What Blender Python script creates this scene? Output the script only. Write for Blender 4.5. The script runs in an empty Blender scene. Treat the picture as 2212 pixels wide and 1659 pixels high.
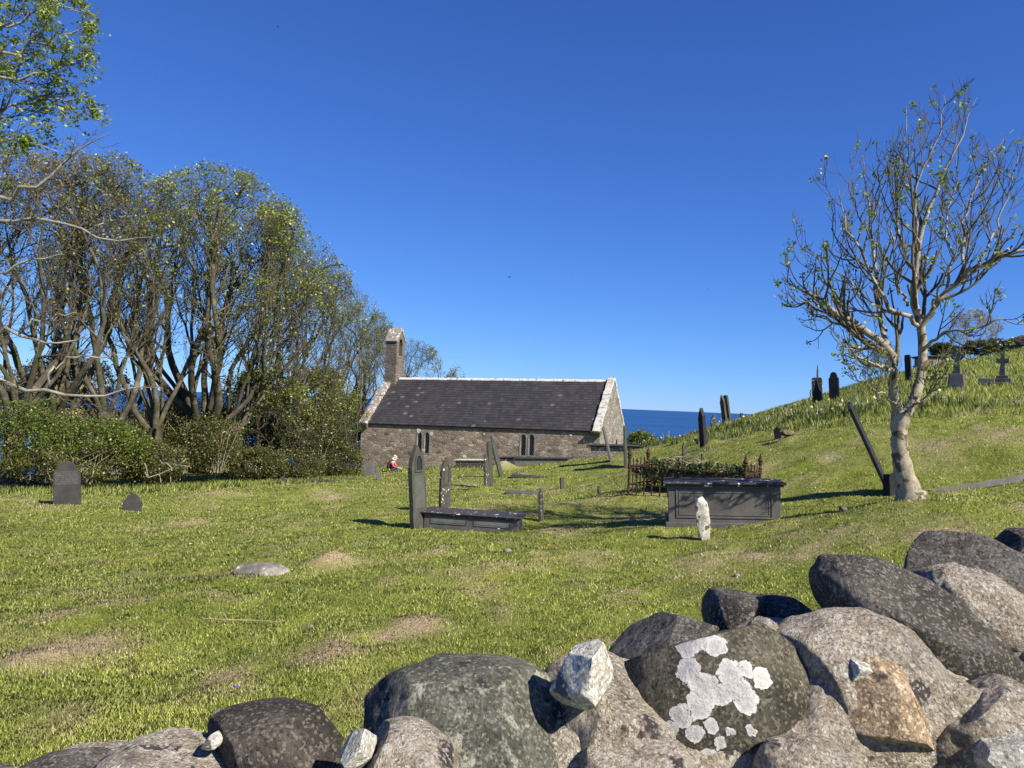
import bpy, math, random
import numpy as np
from mathutils import Vector, Matrix, Euler
from mathutils.geometry import tessellate_polygon

# ------------------------------------------------------------------ camera, sky, sun, exposure
scn = bpy.context.scene
COL = scn.collection
FPX = 1660.0                      # focal length in pixels of a 2212 x 1659 view
ROLL, PITCH = math.radians(2.3), math.radians(1.47)
cam_d = bpy.data.cameras.new("camera"); cam = bpy.data.objects.new("camera", cam_d); COL.objects.link(cam)
cam_d.sensor_width = 36.0; cam_d.lens = 36.0 * FPX / 2212.0
cam_d.clip_start = 0.05; cam_d.clip_end = 120000.0
CR = Matrix.Rotation(math.radians(90) + PITCH, 3, 'X') @ Matrix.Rotation(ROLL, 3, 'Z')
cam.matrix_world = CR.to_4x4()
scn.camera = cam
SUN_EL = math.radians(39.5); SUN_H = (0.76, -0.65)
w = bpy.data.worlds.new("World"); scn.world = w; w.use_nodes = True
wn = w.node_tree; sky = wn.nodes.new("ShaderNodeTexSky"); sky.sky_type = 'NISHITA'; sky.sun_disc = False
sky.sun_elevation = SUN_EL; sky.sun_rotation = math.atan2(SUN_H[0], SUN_H[1])
sky.altitude = 0; sky.air_density = 0.7; sky.dust_density = 0.0; sky.ozone_density = 10.0
bg = wn.nodes["Background"]; bg.inputs[1].default_value = 0.079
def _vm(op, a, b):
    n = wn.nodes.new("ShaderNodeVectorMath"); n.operation = op
    for i, v in enumerate((a, b)):
        if isinstance(v, tuple): n.inputs[i].default_value = v
        else: wn.links.new(v, n.inputs[i])
    return n.outputs[0]
_num = _vm('MULTIPLY', sky.outputs[0], (.75, 1.0, 1.68))          # colour balance of the clear blue sky, x m / (1 + k x)
_den = _vm('ADD', _vm('MULTIPLY', sky.outputs[0], (.046, .052, .088)), (1., 1., 1.))
wn.links.new(_vm('DIVIDE', _num, _den), bg.inputs[0])
sl = bpy.data.lights.new("sun", 'SUN'); sl.energy = 5.0; sl.angle = math.radians(0.53); sl.color = (1.0, 0.92, 0.78)
sun = bpy.data.objects.new("sun", sl); COL.objects.link(sun)
sd = Vector((SUN_H[0]*math.cos(SUN_EL), SUN_H[1]*math.cos(SUN_EL), math.sin(SUN_EL)))
sun.rotation_euler = sd.to_track_quat('Z', 'Y').to_euler(); sun.location = (20, -20, 30)
scn.view_settings.view_transform = 'Standard'; scn.view_settings.look = 'None'
scn.view_settings.exposure = 0.78; scn.view_settings.gamma = 1.0
scn.render.engine = 'CYCLES'; scn.cycles.max_bounces = 6; scn.cycles.transparent_max_bounces = 4

# ------------------------------------------------------------------ helpers
def ray(X, Y):
    d = CR @ Vector(((X-1106)/FPX, -(Y-829.5)/FPX, -1.0))
    return d / d.y
def P(X, Y, d): return ray(X, Y) * d

def _h(ix, iy, iz, s):
    n = (ix*374761393 + iy*668265263 + iz*2147483647 + s*1274126177) & 0x7fffffff
    n = ((n ^ (n >> 13)) * 1274126177) & 0x7fffffff
    return ((n ^ (n >> 16)) & 0xffff) / 65535.0
def vnoise(p, s=0):
    p = np.asarray(p, float); i = np.floor(p).astype(np.int64); f = p - i; f = f*f*(3-2*f)
    x, y, z = i[..., 0], i[..., 1], i[..., 2]; fx, fy, fz = f[..., 0], f[..., 1], f[..., 2]
    def L(a, b, t): return a + (b-a)*t
    return L(L(L(_h(x,y,z,s), _h(x+1,y,z,s), fx), L(_h(x,y+1,z,s), _h(x+1,y+1,z,s), fx), fy),
             L(L(_h(x,y,z+1,s), _h(x+1,y,z+1,s), fx), L(_h(x,y+1,z+1,s), _h(x+1,y+1,z+1,s), fx), fy), fz)
def fbm(p, s=0, o=4):
    p = np.asarray(p, float); r = 0; a = .5
    for k in range(o): r = r + a*(vnoise(p*(2**k), s+k)-.5); a *= .5
    return r
def n2(x, y, sc, s=0, o=3): return fbm(np.stack([x*sc, y*sc, np.zeros_like(x)+.37], -1), s, o)

def tag(o, label=None, cat=None, group=None, kind=None):
    if label: o['label'] = label
    if cat: o['category'] = cat
    if group: o['group'] = group
    if kind: o['kind'] = kind
    return o
def empty(name, loc=(0, 0, 0), rz=0.0):
    o = bpy.data.objects.new(name, None); COL.objects.link(o); o.location = loc; o.rotation_euler = (0, 0, rz)
    o.empty_display_size = .2
    return o
def npmesh(name, V, F, mat=None, parent=None, smooth=False, attrs=None):
    V = np.asarray(V, np.float32).reshape(-1, 3); F = np.asarray(F, np.int32)
    me = bpy.data.meshes.new(name); k = F.shape[1]
    me.vertices.add(len(V)); me.vertices.foreach_set('co', V.ravel())
    me.loops.add(F.size); me.loops.foreach_set('vertex_index', F.ravel())
    me.polygons.add(len(F)); me.polygons.foreach_set('loop_start', np.arange(0, F.size, k, dtype=np.int32))
    me.polygons.foreach_set('loop_total', np.full(len(F), k, np.int32))
    if smooth: me.polygons.foreach_set('use_smooth', np.ones(len(F), bool))
    if attrs:
        for an, av in attrs.items():
            av = np.asarray(av, np.float32)
            if av.ndim == 2: at = me.attributes.new(an, 'FLOAT_VECTOR', 'POINT'); at.data.foreach_set('vector', av.ravel())
            else: at = me.attributes.new(an, 'FLOAT', 'POINT'); at.data.foreach_set('value', av.ravel())
    me.update(calc_edges=True)
    if mat: me.materials.append(mat)
    o = bpy.data.objects.new(name, me); COL.objects.link(o)
    if parent: o.parent = parent
    return o

class MB:
    def __init__(s): s.v = []; s.f = []; s.a = []
    def add(s, v, f, a=0.5):
        b = len(s.v); s.v += [tuple(x) for x in v]; s.f += [tuple(b+i for i in q) for q in f]; s.a += [a]*len(v)
    def box(s, lo, hi, m=None, a=0.5):
        x0, y0, z0 = lo; x1, y1, z1 = hi
        v = [(x0,y0,z0),(x1,y0,z0),(x1,y1,z0),(x0,y1,z0),(x0,y0,z1),(x1,y0,z1),(x1,y1,z1),(x0,y1,z1)]
        if m: v = [m @ Vector(q) for q in v]
        s.add(v, [(0,3,2,1),(4,5,6,7),(0,1,5,4),(1,2,6,5),(2,3,7,6),(3,0,4,7)], a)
    def prism(s, out, y0, y1, m=None, a=0.5):      # outline in xz, extruded along y
        n = len(out); v = [(x, y0, z) for x, z in out] + [(x, y1, z) for x, z in out]
        if m: v = [m @ Vector(q) for q in v]
        f = [tuple(range(n)), tuple(range(2*n-1, n-1, -1))] + [(i, i+n, (i+1) % n+n, (i+1) % n) for i in range(n)]
        s.add(v, f, a)
    def tube(s, pts, rs, k=8, caps=True, a=0.5):
        pts = [Vector(p) for p in pts]; n = len(pts)
        if not hasattr(rs, '__len__'): rs = [rs]*n
        v = []
        for i, p in enumerate(pts):
            t = (pts[min(i+1, n-1)] - pts[max(i-1, 0)]).normalized()
            r = Vector((0, 0, 1)) if abs(t.z) < .9 else Vector((1, 0, 0))
            e = t.cross(r).normalized(); g = t.cross(e)
            for j in range(k):
                an = 2*math.pi*j/k; v.append(p + (e*math.cos(an) + g*math.sin(an))*rs[i])
        f = [(i*k+j, i*k+(j+1) % k, (i+1)*k+(j+1) % k, (i+1)*k+j) for i in range(n-1) for j in range(k)]
        if caps: f += [tuple(range(k-1, -1, -1)), tuple((n-1)*k+j for j in range(k))]
        s.add(v, f, a)
    def lathe(s, prof, c=(0, 0, 0), k=10, a=0.5):
        v = []
        for r, z in prof:
            for j in range(k):
                an = 2*math.pi*j/k; v.append((c[0]+r*math.cos(an), c[1]+r*math.sin(an), c[2]+z))
        n = len(prof)
        f = [(i*k+j, i*k+(j+1) % k, (i+1)*k+(j+1) % k, (i+1)*k+j) for i in range(n-1) for j in range(k)]
        f += [tuple(range(k-1, -1, -1)), tuple((n-1)*k+j for j in range(k))]
        s.add(v, f, a)
    def build(s, name, mat, parent=None, smooth=False, bevel=0, attr=None):
        me = bpy.data.meshes.new(name); me.from_pydata(s.v, [], s.f)
        if attr: at = me.attributes.new(attr, 'FLOAT', 'POINT'); at.data.foreach_set('value', s.a)
        me.update()
        if smooth:
            for p in me.polygons: p.use_smooth = True
        me.materials.append(mat); o = bpy.data.objects.new(name, me); COL.objects.link(o)
        if parent: o.parent = parent
        if bevel:
            b = o.modifiers.new('bevel', 'BEVEL'); b.width = bevel; b.segments = 2; b.limit_method = 'ANGLE'; b.angle_limit = .6
        return o

# ------------------------------------------------------------------ materials
class Mat:
    def __init__(s, name, rough=.85, spec=.3):
        s.m = bpy.data.materials.new(name); s.m.use_nodes = True; s.nt = s.m.node_tree
        s.b = s.nt.nodes['Principled BSDF']; s.out = s.nt.nodes['Material Output']
        s.b.inputs['Roughness'].default_value = rough; s.b.inputs['Specular IOR Level'].default_value = spec
        s._co = None
    def n(s, t, ins=None, **pr):
        nd = s.nt.nodes.new('ShaderNode'+t)
        for k, v in pr.items(): setattr(nd, k, v)
        for k, v in (ins or {}).items():
            if isinstance(v, bpy.types.NodeSocket): s.nt.links.new(v, nd.inputs[k])
            else: nd.inputs[k].default_value = v
        return nd
    @property
    def co(s):
        if s._co is None: s._co = s.n('TexCoord').outputs['Object']
        return s._co
    def scaled(s, sc): return s.n('Mapping', {'Vector': s.co, 'Scale': sc}).outputs[0]
    def noise(s, scale, detail=4, rough=.6, vec=None, out='Fac', dist=0.0):
        return s.n('TexNoise', {'Vector': vec or s.co, 'Scale': scale, 'Detail': detail, 'Roughness': rough, 'Distortion': dist}).outputs[out]
    def ramp(s, fac, stops, interp='LINEAR'):
        r = s.n('ValToRGB', {'Fac': fac}); cr = r.color_ramp; cr.interpolation = interp
        while len(cr.elements) < len(stops): cr.elements.new(.5)
        for e, (p, c) in zip(cr.elements, stops):
            e.position = p; e.color = (c, c, c, 1) if not hasattr(c, '__len__') else (*c, 1)
        return r.outputs[0]
    def mix(s, f, a, b, mode='MIX'):
        def c(v): return (*v, 1) if isinstance(v, tuple) and len(v) == 3 else v
        return s.n('MixRGB', {0: f, 1: c(a), 2: c(b)}, blend_type=mode).outputs[0]
    def math(s, op, a, b=0.0, c=None, clamp=False):
        i = {0: a, 1: b}
        if c is not None: i[2] = c
        return s.n('Math', i, operation=op, use_clamp=clamp).outputs[0]
    def attr(s, name): return s.n('Attribute', attribute_name=name).outputs['Fac']
    def bump(s, h, strength=.5, dist=.01):
        nd = s.n('Bump', {'Height': h, 'Strength': strength, 'Distance': dist}); s.nt.links.new(nd.outputs[0], s.b.inputs['Normal']); return nd.outputs[0]
    def col(s, c):
        if isinstance(c, tuple): s.b.inputs['Base Color'].default_value = (*c, 1)
        else: s.nt.links.new(c, s.b.inputs['Base Color'])
        return s
    def leafy(s, c, trans=.3, nrm=None):
        df = s.n('BsdfDiffuse', {'Color': c, **({'Normal': nrm} if nrm else {})}); tr = s.n('BsdfTranslucent', {'Color': c})
        mx = s.n('MixShader', {0: trans, 1: df.outputs[0], 2: tr.outputs[0]})
        gl = s.n('BsdfGlossy', {'Color': (1, 1, 1, 1), 'Roughness': .45})
        m2 = s.n('MixShader', {0: .035, 1: mx.outputs[0], 2: gl.outputs[0]})
        s.nt.links.new(m2.outputs[0], s.out.inputs[0]); return s

def stone(name, c0, c1, c2, sc=3.0, bump=.6, bd=.01, lich=None, lsc=9.0, lth=.62, rough=.9, spots=None, spec=.25):
    m = Mat(name, rough, spec)
    a = m.noise(sc, 8, .65); c = m.ramp(a, [(.3, c0), (.5, c1), (.7, c2)])
    fine = m.noise(sc*14, 4, .7); c = m.mix(.35, c, m.ramp(fine, [(.35, .25), (.65, .9)]), 'OVERLAY')
    if spots:
        sp = m.noise(spots[1], 3, .5); c = m.mix(m.ramp(sp, [(spots[2], 0.), (spots[2]+.04, 1.)]), c, spots[0])
    if lich:
        l = m.noise(lsc, 5, .6, dist=.4); c = m.mix(m.ramp(l, [(lth, 0.), (lth+.03, 1.)]), c, lich)
    m.col(c)
    h = m.math('ADD', m.noise(sc*3, 8, .7), m.math('MULTIPLY', fine, .35))
    m.bump(h, bump, bd); return m

def leafmat(name, c0, c1, c2, sc=1.2, trans=.3):
    m = Mat(name); a = m.noise(sc, 3, .6); t = m.attr('tone')
    f = m.math('ADD', m.math('MULTIPLY', a, .5), m.math('MULTIPLY', t, .5))
    m.leafy(m.ramp(f, [(.25, c0), (.5, c1), (.75, c2)]), trans); return m.m

M_SLATE = stone('slate', (0.033,0.032,0.033), (0.048,0.046,0.046), (0.070,0.067,0.066), 4, .25, .004, lich=(.55,.55,.52), lsc=16, lth=.73, rough=.7, spec=.25).m
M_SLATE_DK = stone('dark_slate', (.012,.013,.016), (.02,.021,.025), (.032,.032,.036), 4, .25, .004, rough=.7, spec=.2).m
M_SLATE_G = stone('green_slate', (0.044,0.045,0.038), (0.059,0.060,0.050), (0.082,0.079,0.066), 5, .35, .004, lich=(.5,.5,.45), lsc=22, lth=.74, rough=.7).m
M_SLATE_L = stone('lichened_slate', (0.037,0.036,0.031), (0.059,0.056,0.049), (0.096,0.090,0.077), 5, .4, .005, lich=(.72,.71,.68), lsc=13, lth=.62, rough=.8).m
M_SLATE_B = stone('blue_grey_slate', (0.063,0.061,0.062), (0.089,0.086,0.085), (0.122,0.117,0.116), 4, .2, .003, lich=(.5,.5,.48), lsc=20, lth=.76, rough=.7, spec=.25).m
M_TOMB = stone('tomb_slate', (0.073,0.068,0.064), (0.101,0.094,0.088), (0.129,0.120,0.112), 3, .15, .003, rough=.6).m
M_LID = stone('lid_slate', (0.031,0.028,0.031), (0.050,0.045,0.047), (0.077,0.071,0.069), 6, .3, .004, lich=(.8,.8,.8), lsc=9, lth=.635, rough=.75, spec=.2).m
M_LIDW = stone('white_lichened_lid', (.1,.095,.09), (.45,.43,.4), (.62,.6,.57), 7, .4, .006).m
M_GREY = stone('grey_stone', (0.121,0.111,0.096), (0.173,0.162,0.142), (0.243,0.225,0.196), 6, .6, .008, lich=(.6,.6,.57), lsc=14, lth=.7).m
M_WHITEST = stone('white_rough_stone', (.2,.19,.16), (.45,.43,.38), (.62,.6,.56), 7, 1., .012, spots=((.1,.09,.075), 9, .58)).m
M_RUST = stone('rusty_iron', (.03,.017,.013), (.05,.027,.02), (.085,.045,.032), 14, .4, .003, rough=.8).m
M_BARK = stone('pale_bark', (.16,.14,.10), (.29,.255,.19), (.42,.38,.29), 9, .9, .012, spots=((.11,.085,.055), 6, .57)).m
M_BARKD = stone('brown_bark', (.035,.03,.02), (.075,.064,.043), (.18,.155,.12), 2.5, .8, .03, spots=((.05,.065,.02), 1.3, .58)).m
M_TWIG = stone('grey_twig', (.06,.052,.036), (.10,.088,.062), (.16,.14,.10), 1.5, .3, .01).m
M_BARKP = stone('silver_bark', (.16,.14,.11), (.27,.245,.2), (.38,.35,.3), 3.5, .6, .01).m
M_WHITE = stone('white_mortar', (0.402,0.382,0.348), (0.530,0.507,0.470), (0.603,0.577,0.545), 5, .5, .008, spots=((.2,.12,.08), 4.5, .6)).m
M_COPE = stone('lichened_coping', (0.175,0.145,0.116), (0.245,0.212,0.173), (0.315,0.281,0.239), 4, .6, .01, lich=(.62,.6,.55), lsc=5.5, lth=.56).m
M_COPE2 = stone('white_lichened_coping', (.24,.21,.17), (.32,.29,.25), (.40,.37,.33), 5, .6, .01, lich=(.50,.48,.44), lsc=3.6, lth=.44).m

# ------------------------------------------------------------------ terrain: one height field through points read off the photograph
G = [(0,1659,4.3),(500,1640,4.6),(1000,1480,5.8),(1350,1400,7),(1550,1280,9),(1800,1220,9.5),(2000,1160,10),(2212,1140,10),
 (0,1400,6.5),(500,1300,8.3),(1000,1300,8.6),(565,1242,9.8),(1000,1200,11),(300,1200,12),(0,1200,12),(915,1140,15),(1120,1152,14.6),
 (1440,1134,13.4),(1688,1116,13.3),(1520,1170,12.3),(1962,1078,11.7),(2212,1045,14),(1170,1128,16.2),(145,1090,20),(285,1102,19),
 (400,1060,25),(0,1062,24),(600,1040,31),(700,1100,20),(785,1036,32),(960,1100,17.5),(850,1021,39),(980,1013,38),(1050,1060,23),
 (1060,1053,24.5),(1085,1037,27),(1130,1065,21),(1215,1059,23),(1295,1065,20),(1357,1068,18),(1609,1078,16.4),(1321,995,30),
 (1352,1008,28),(1200,1000,34),(1310,990,36),(1400,971,37),(1480,987,24),(1519,966,23.5),(1680,946,21),(1850,932,19),(2212,893,18),
 (2212,960,15.5),(1750,1000,17.5),(1545,921,33),(1566,917,35),(1602,911,38),(1650,906,40),(1750,866,38),(1774,870,31),(1802,864,30),
 (1900,850,27),(2065,838,25),(2150,832,25),(1962,821,30),(2030,787,36),(2212,765,36),(2212,746,42),(784,1012,50),(1300,992,44.5),(1850,831,37)]
CP = [tuple(P(*g)) for g in G]
CP += [(-3,1.5,-2.05),(0,1.6,-1.95),(3,2,-1.6),(8,4,-.7),(-10,3,-2.3),(-5,-2,-1.9),(0,-3,-1.6),(6,-3,-1.0),(14,8,.3),(-14,12,-2.8),
 (10,46,-2.6),(14,51,-2.2),(17,49,-.8),(22,47,1.1),(27,48,3.0),(32,50,4.2),(34,30,5.5),(24,20,2.6),(12,55,-5),(-4,62,-6.5),(8,60,-5),
 (-20,40,-4.6),(-30,40,-5),(-25,60,-8),(-30,22,-4),(-14,32,-4.0)]
CP = np.array(CP)
def _tps(r2): return np.where(r2 > 1e-9, .5*r2*np.log(np.maximum(r2, 1e-9)), 0.)
_n = len(CP); _d2 = ((CP[:, None, :2]-CP[None, :, :2])**2).sum(-1)
_A = np.zeros((_n+3, _n+3)); _A[:_n, :_n] = _tps(_d2) + np.eye(_n)*.6
_A[:_n, _n] = 1; _A[:_n, _n+1:] = CP[:, :2]; _A[_n, :_n] = 1; _A[_n+1:, :_n] = CP[:, :2].T
_w = np.linalg.solve(_A, np.concatenate([CP[:, 2], [0, 0, 0]]))
MOUNDS = []            # (x, y, radius, height)
def base_h(x, y):
    x = np.asarray(x, float); y = np.asarray(y, float); sh = x.shape; x = x.ravel(); y = y.ravel()
    xc = np.clip(x, -38, 38); yc = np.clip(y, -3, 62); out = np.full(len(x), _w[_n])
    for s in range(0, len(x), 60000):
        e = s+60000; a = xc[s:e]; b = yc[s:e]
        r2 = (a[:, None]-CP[None, :, 0])**2 + (b[:, None]-CP[None, :, 1])**2
        out[s:e] += _tps(r2) @ _w[:_n] + _w[_n+1]*a + _w[_n+2]*b
    out -= np.maximum(y-62, 0)*.55 + np.maximum(-x-38, 0)*.35
    out += np.clip(x-38, 0, 40)*.1
    return out.reshape(sh)
def H(x, y):
    x = np.asarray(x, float); y = np.asarray(y, float); z = base_h(x, y)
    z = z + .16*n2(x, y, .8, 3, 3) + .17*n2(x, y, 2.1, 9, 3)*np.clip(1.3-y/40, .3, 1)
    for mx, my, r, h in MOUNDS: z = z + h*np.exp(-((x-mx)**2+(y-my)**2)/(r*r))
    return z
def h1(x, y): return float(H(np.array([x]), np.array([y]))[0])
def hit(X, Y, d):
    """the terrain point seen at (X, Y), nearest depth d"""
    r = ray(X, Y); t = np.arange(2.5, 75, .06); z = r.z*t - base_h(r.x*t, t)
    i = np.where(np.sign(z[1:]) != np.sign(z[:-1]))[0]
    k = t[i[np.argmin(abs(t[i]-d))]] if len(i) else d
    if abs(k-d) > .35*d: k = d
    return Vector((r.x*k, k, h1(r.x*k, k)))
for X, Y, d, wpx, hh in [(722,1215,10.3,50,.14),(1085,1015,27,26,.45),(1044,1062,23,26,.2),(1700,952,20.5,24,.16),(1537,962,23.2,16,.22),
                         (800,1095,21,60,.12),(480,1070,22,70,.14),(1190,1150,14,45,.1),(900,1350,7.8,60,.08),(690,1060,27,70,.15),
                         (1400,1110,14.6,50,.06),(580,1215,10.6,40,.08),(1500,1215,10.5,60,.06),(120,1415,6.4,70,.05),(1305,1012,29,30,.12)]:
    q = hit(X, Y, d); MOUNDS.append((q.x, q.y, wpx*q.y/FPX, hh))

# dry grass: patches that lie on the ground (fraction of straw 0..1)
STRAW = []
for X, Y, d, wpx, s in [(722,1215,10.3,62,1),(130,1410,6.5,110,1.1),(65,1425,6.3,50,.9),(490,1450,6.1,70,.8),(680,1420,6.4,60,.8),(890,1360,7.4,60,.8),
    (920,1345,7.6,60,.9),(830,1375,7.2,40,.8),(1040,1275,9,70,.5),(1190,1150,14,50,.7),(1085,1015,27,26,.9),(1044,1068,22.6,30,.9),(1700,945,20.7,24,1.1),
    (1540,955,23.2,20,1.0),(1600,1195,11,60,.6),(1500,1215,10.5,70,.6),(1400,1120,14,50,.6),(480,1070,22,80,.6),(720,1075,24,70,.6),
    (590,1195,11,30,.9),(1560,950,22,30,.6),(930,1190,11.5,50,.5),(650,1555,5.2,80,.5),(130,1560,5,90,.5),(800,1510,5.5,80,.45),
    (1400,1065,17,50,.5),(1480,1110,14,40,.8),(2010,960,17,50,.7),(2150,940,17,60,.6),(1790,985,17,40,.6),(1340,1120,14.8,30,.6),
    (1750,1190,10.5,60,.5),(1900,1150,10.8,50,.4),(400,1130,16,90,.35),(1060,1100,17,70,.35),(620,1640,4.6,60,.6),(1000,1240,10,60,.45)]:
    q = hit(X, Y, d); STRAW.append((q.x, q.y, wpx*q.y/FPX, s))
def straw(x, y):
    v = np.clip((n2(x, y, .9, 21, 4)-.04)*2.0, 0, .45) + np.clip((n2(x, y, 2.1, 9, 3)-.085)*4.2, 0, .75) + .3*np.clip(n2(x, y, 2.6, 22, 3)*3-.1, 0, 1)
    for sx, sy, r, s in STRAW:
        ex = (x-sx)/(r*.8); ey = (y-sy)/(r*1.15); v = v + s*np.exp(-(ex*ex+ey*ey)*1.1)
    v = v*(.55+1.0*(n2(x, y, 5.5, 33, 3)+.45)) + .35*n2(x, y, 14, 41, 2)
    return np.clip(v, 0, 1.05)

mow = np.array([tuple(hit(X, Y, d))[:2] for X, Y, d in [(1400,968,36),(1470,955,30),(1525,948,25),(1663,944,21.5),(1706,934,21),(1799,924,20),(1876,913,19.5),(2004,903,19),(2158,898,18.5),(2212,896,18)]])
_mx = np.argsort(mow[:, 0])
def longzone(x, y):
    yb = np.interp(x, mow[_mx, 0], mow[_mx, 1]); a = (x > mow[:, 0].min()-.5) & (y > yb + .5*n2(x, y, .7, 77, 2))
    b = (x < -6.8) & (y > 23.0 + .8*n2(x, y, .6, 78, 2) + np.clip(x+12, 0, 9)*1.4)
    c = (y > 39.5) & (x > -9) & (x < 1.5)
    return a | b | c | (y > 58)

def mat_ground():
    m = Mat('turf', .95, .1); s = m.attr('straw')
    g = m.ramp(m.noise(2.2, 5, .7), [(.3, (.09,.12,.02)), (.5, (.18,.215,.035)), (.72, (.27,.28,.06))])
    y = m.ramp(m.noise(25, 3, .7), [(.3, (.27,.2,.11)), (.7, (.52,.43,.26))])
    c = m.mix(s, g, y); c = m.mix(.4, c, m.ramp(m.noise(60, 3, .7), [(.35, .2), (.65, .85)]), 'OVERLAY')
    m.col(c); m.bump(m.math('ADD', m.noise(30, 5, .8), m.noise(9, 4, .7)), 1., .04); return m.m
M_TURF = mat_ground()
yr = np.concatenate([np.linspace(-9, 2.2, 26)[:-1], 2.2*np.exp(np.linspace(0, 1, 300)*math.log(64/2.2)), np.linspace(66, 190, 30)])
sr = np.linspace(-1.05, 1.05, 330); XX = sr[None, :]*(np.abs(yr)[:, None]+9); YY = np.repeat(yr[:, None], len(sr), 1)
ZZ = H(XX, YY); nx = len(sr)
idx = np.arange(len(yr)*nx).reshape(len(yr), nx)
FQ = np.stack([idx[:-1, :-1], idx[:-1, 1:], idx[1:, 1:], idx[1:, :-1]], -1).reshape(-1, 4)
ground = npmesh('ground', np.stack([XX, YY, ZZ], -1), FQ, M_TURF, smooth=True, attrs={'straw': straw(XX.ravel(), YY.ravel())})
tag(ground, kind='structure')

def mat_sea():
    m = Mat('sea_water', .35, .18)
    m.col(m.ramp(m.noise(1, 3, .6, vec=m.scaled((.00025, .0022, 1))), [(.35, (.006,.042,.135)), (.65, (.012,.065,.185))]))
    m.bump(m.noise(1, 6, .7, vec=m.scaled((.05, .12, 1))), .5, 1.5); return m.m
S = 60000
sea = npmesh('sea', [(-S,40,-62),(S,40,-62),(S,S,-62),(-S,S,-62)], [(0,1,2,3)], mat_sea()); tag(sea, kind='structure')

# ------------------------------------------------------------------ grass blades (stuff)
rng = np.random.default_rng(5)
def blades(n, ymin, ymax, keep, hgt, wid, p, seed, xs=.78):
    r = np.random.default_rng(seed); u = r.random(n)
    q = 1-p; y = (ymin**q + u*(ymax**q-ymin**q))**(1/q); x = (r.random(n)*2-1)*(xs*y+.6)
    k = keep(x, y); x = x[k]; y = y[k]; n = len(x); z = H(x, y) - .004
    s = straw(x, y); clump = np.clip(1 + 1.3*n2(x, y, 3.1, 55, 2), .45, 1.8)
    hh = hgt(y)*(.5+.9*r.random(n))*clump*(1-.35*np.clip(s, 0, 1)); ww = wid(y)*(.7+.6*r.random(n))
    a = r.random(n)*2*math.pi; lean = r.random(n)*.85; la = r.random(n)*2*math.pi
    c = np.stack([x, y, z], 1); side = np.stack([np.cos(a)*ww, np.sin(a)*ww, 0*x], 1)
    top = c + np.stack([np.cos(la)*lean*hh, np.sin(la)*lean*hh, hh], 1)
    V = np.stack([c-side, c+side, top], 1).reshape(-1, 3)
    e_ = .12; gn = np.stack([(z-H(x+e_, y))/e_, (z-H(x, y+e_))/e_, np.ones(n)], 1); gn += r.normal(size=(n, 3))*.17; gn /= np.linalg.norm(gn, axis=1)[:, None]
    tone = np.clip(r.random(n)*.26+.37+1.3*n2(x, y, 1.3, 66, 4), 0, 1)
    sp = np.clip(s*1.0 + .13 + .5*n2(x, y, 6.5, 91, 3) + (r.random(n)-.5)*.8, 0, 1)
    return V, np.arange(3*n).reshape(-1, 3), np.repeat(sp, 3), (np.repeat(tone, 3), np.repeat(gn, 3, 0))
def mat_blade():
    m = Mat('grass_blade'); t = m.attr('tone'); s = m.attr('straw')
    g = m.ramp(t, [(.05, (.17,.24,.035)), (.5, (.41,.48,.09)), (.95, (.64,.66,.18))])
    y = m.ramp(t, [(.2, (.40,.31,.17)), (.9, (.66,.56,.33))])
    m.leafy(m.mix(m.ramp(s, [(.3, 0.), (.8, 1.)]), g, y), .18, m.n('Attribute', attribute_name='lie').outputs['Vector']); return m.m
M_BLADE = mat_blade()
def not_wall(x, y): return (y > 2.35 + .42*np.clip(x-.5, 0, 5)) & ~((np.abs((x+9.67)*.9377-(y-50)*.347-7.9) < 8.2) & ((x+9.67)*.347+(y-50)*.9377 > -.1))
V, F, s_, t_ = blades(820000, 2.3, 46, lambda x, y: not_wall(x, y) & ~longzone(x, y), lambda y: .021+.0008*y, lambda y: .0016+.00042*y, 1.55, 1)
o = npmesh('short_grass', V, F, M_BLADE, attrs={'straw': s_, 'tone': t_[0], 'lie': t_[1]}); tag(o, 'short mown grass with straw coloured patches over the churchyard', 'grass', kind='stuff')
V, F, s_, t_ = blades(420000, 15, 60, lambda x, y: not_wall(x, y) & longzone(x, y), lambda y: .15-.05*np.clip((y-28)/8, 0, 1), lambda y: .0012+.00036*y, .9, 2, 1.0)
o = npmesh('long_grass', V, F, M_BLADE, attrs={'straw': s_*.55, 'tone': t_[0]*.8, 'lie': t_[1]}); tag(o, 'long unmown grass on the slope above the lawn and under the hedges', 'grass', kind='stuff')

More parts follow.
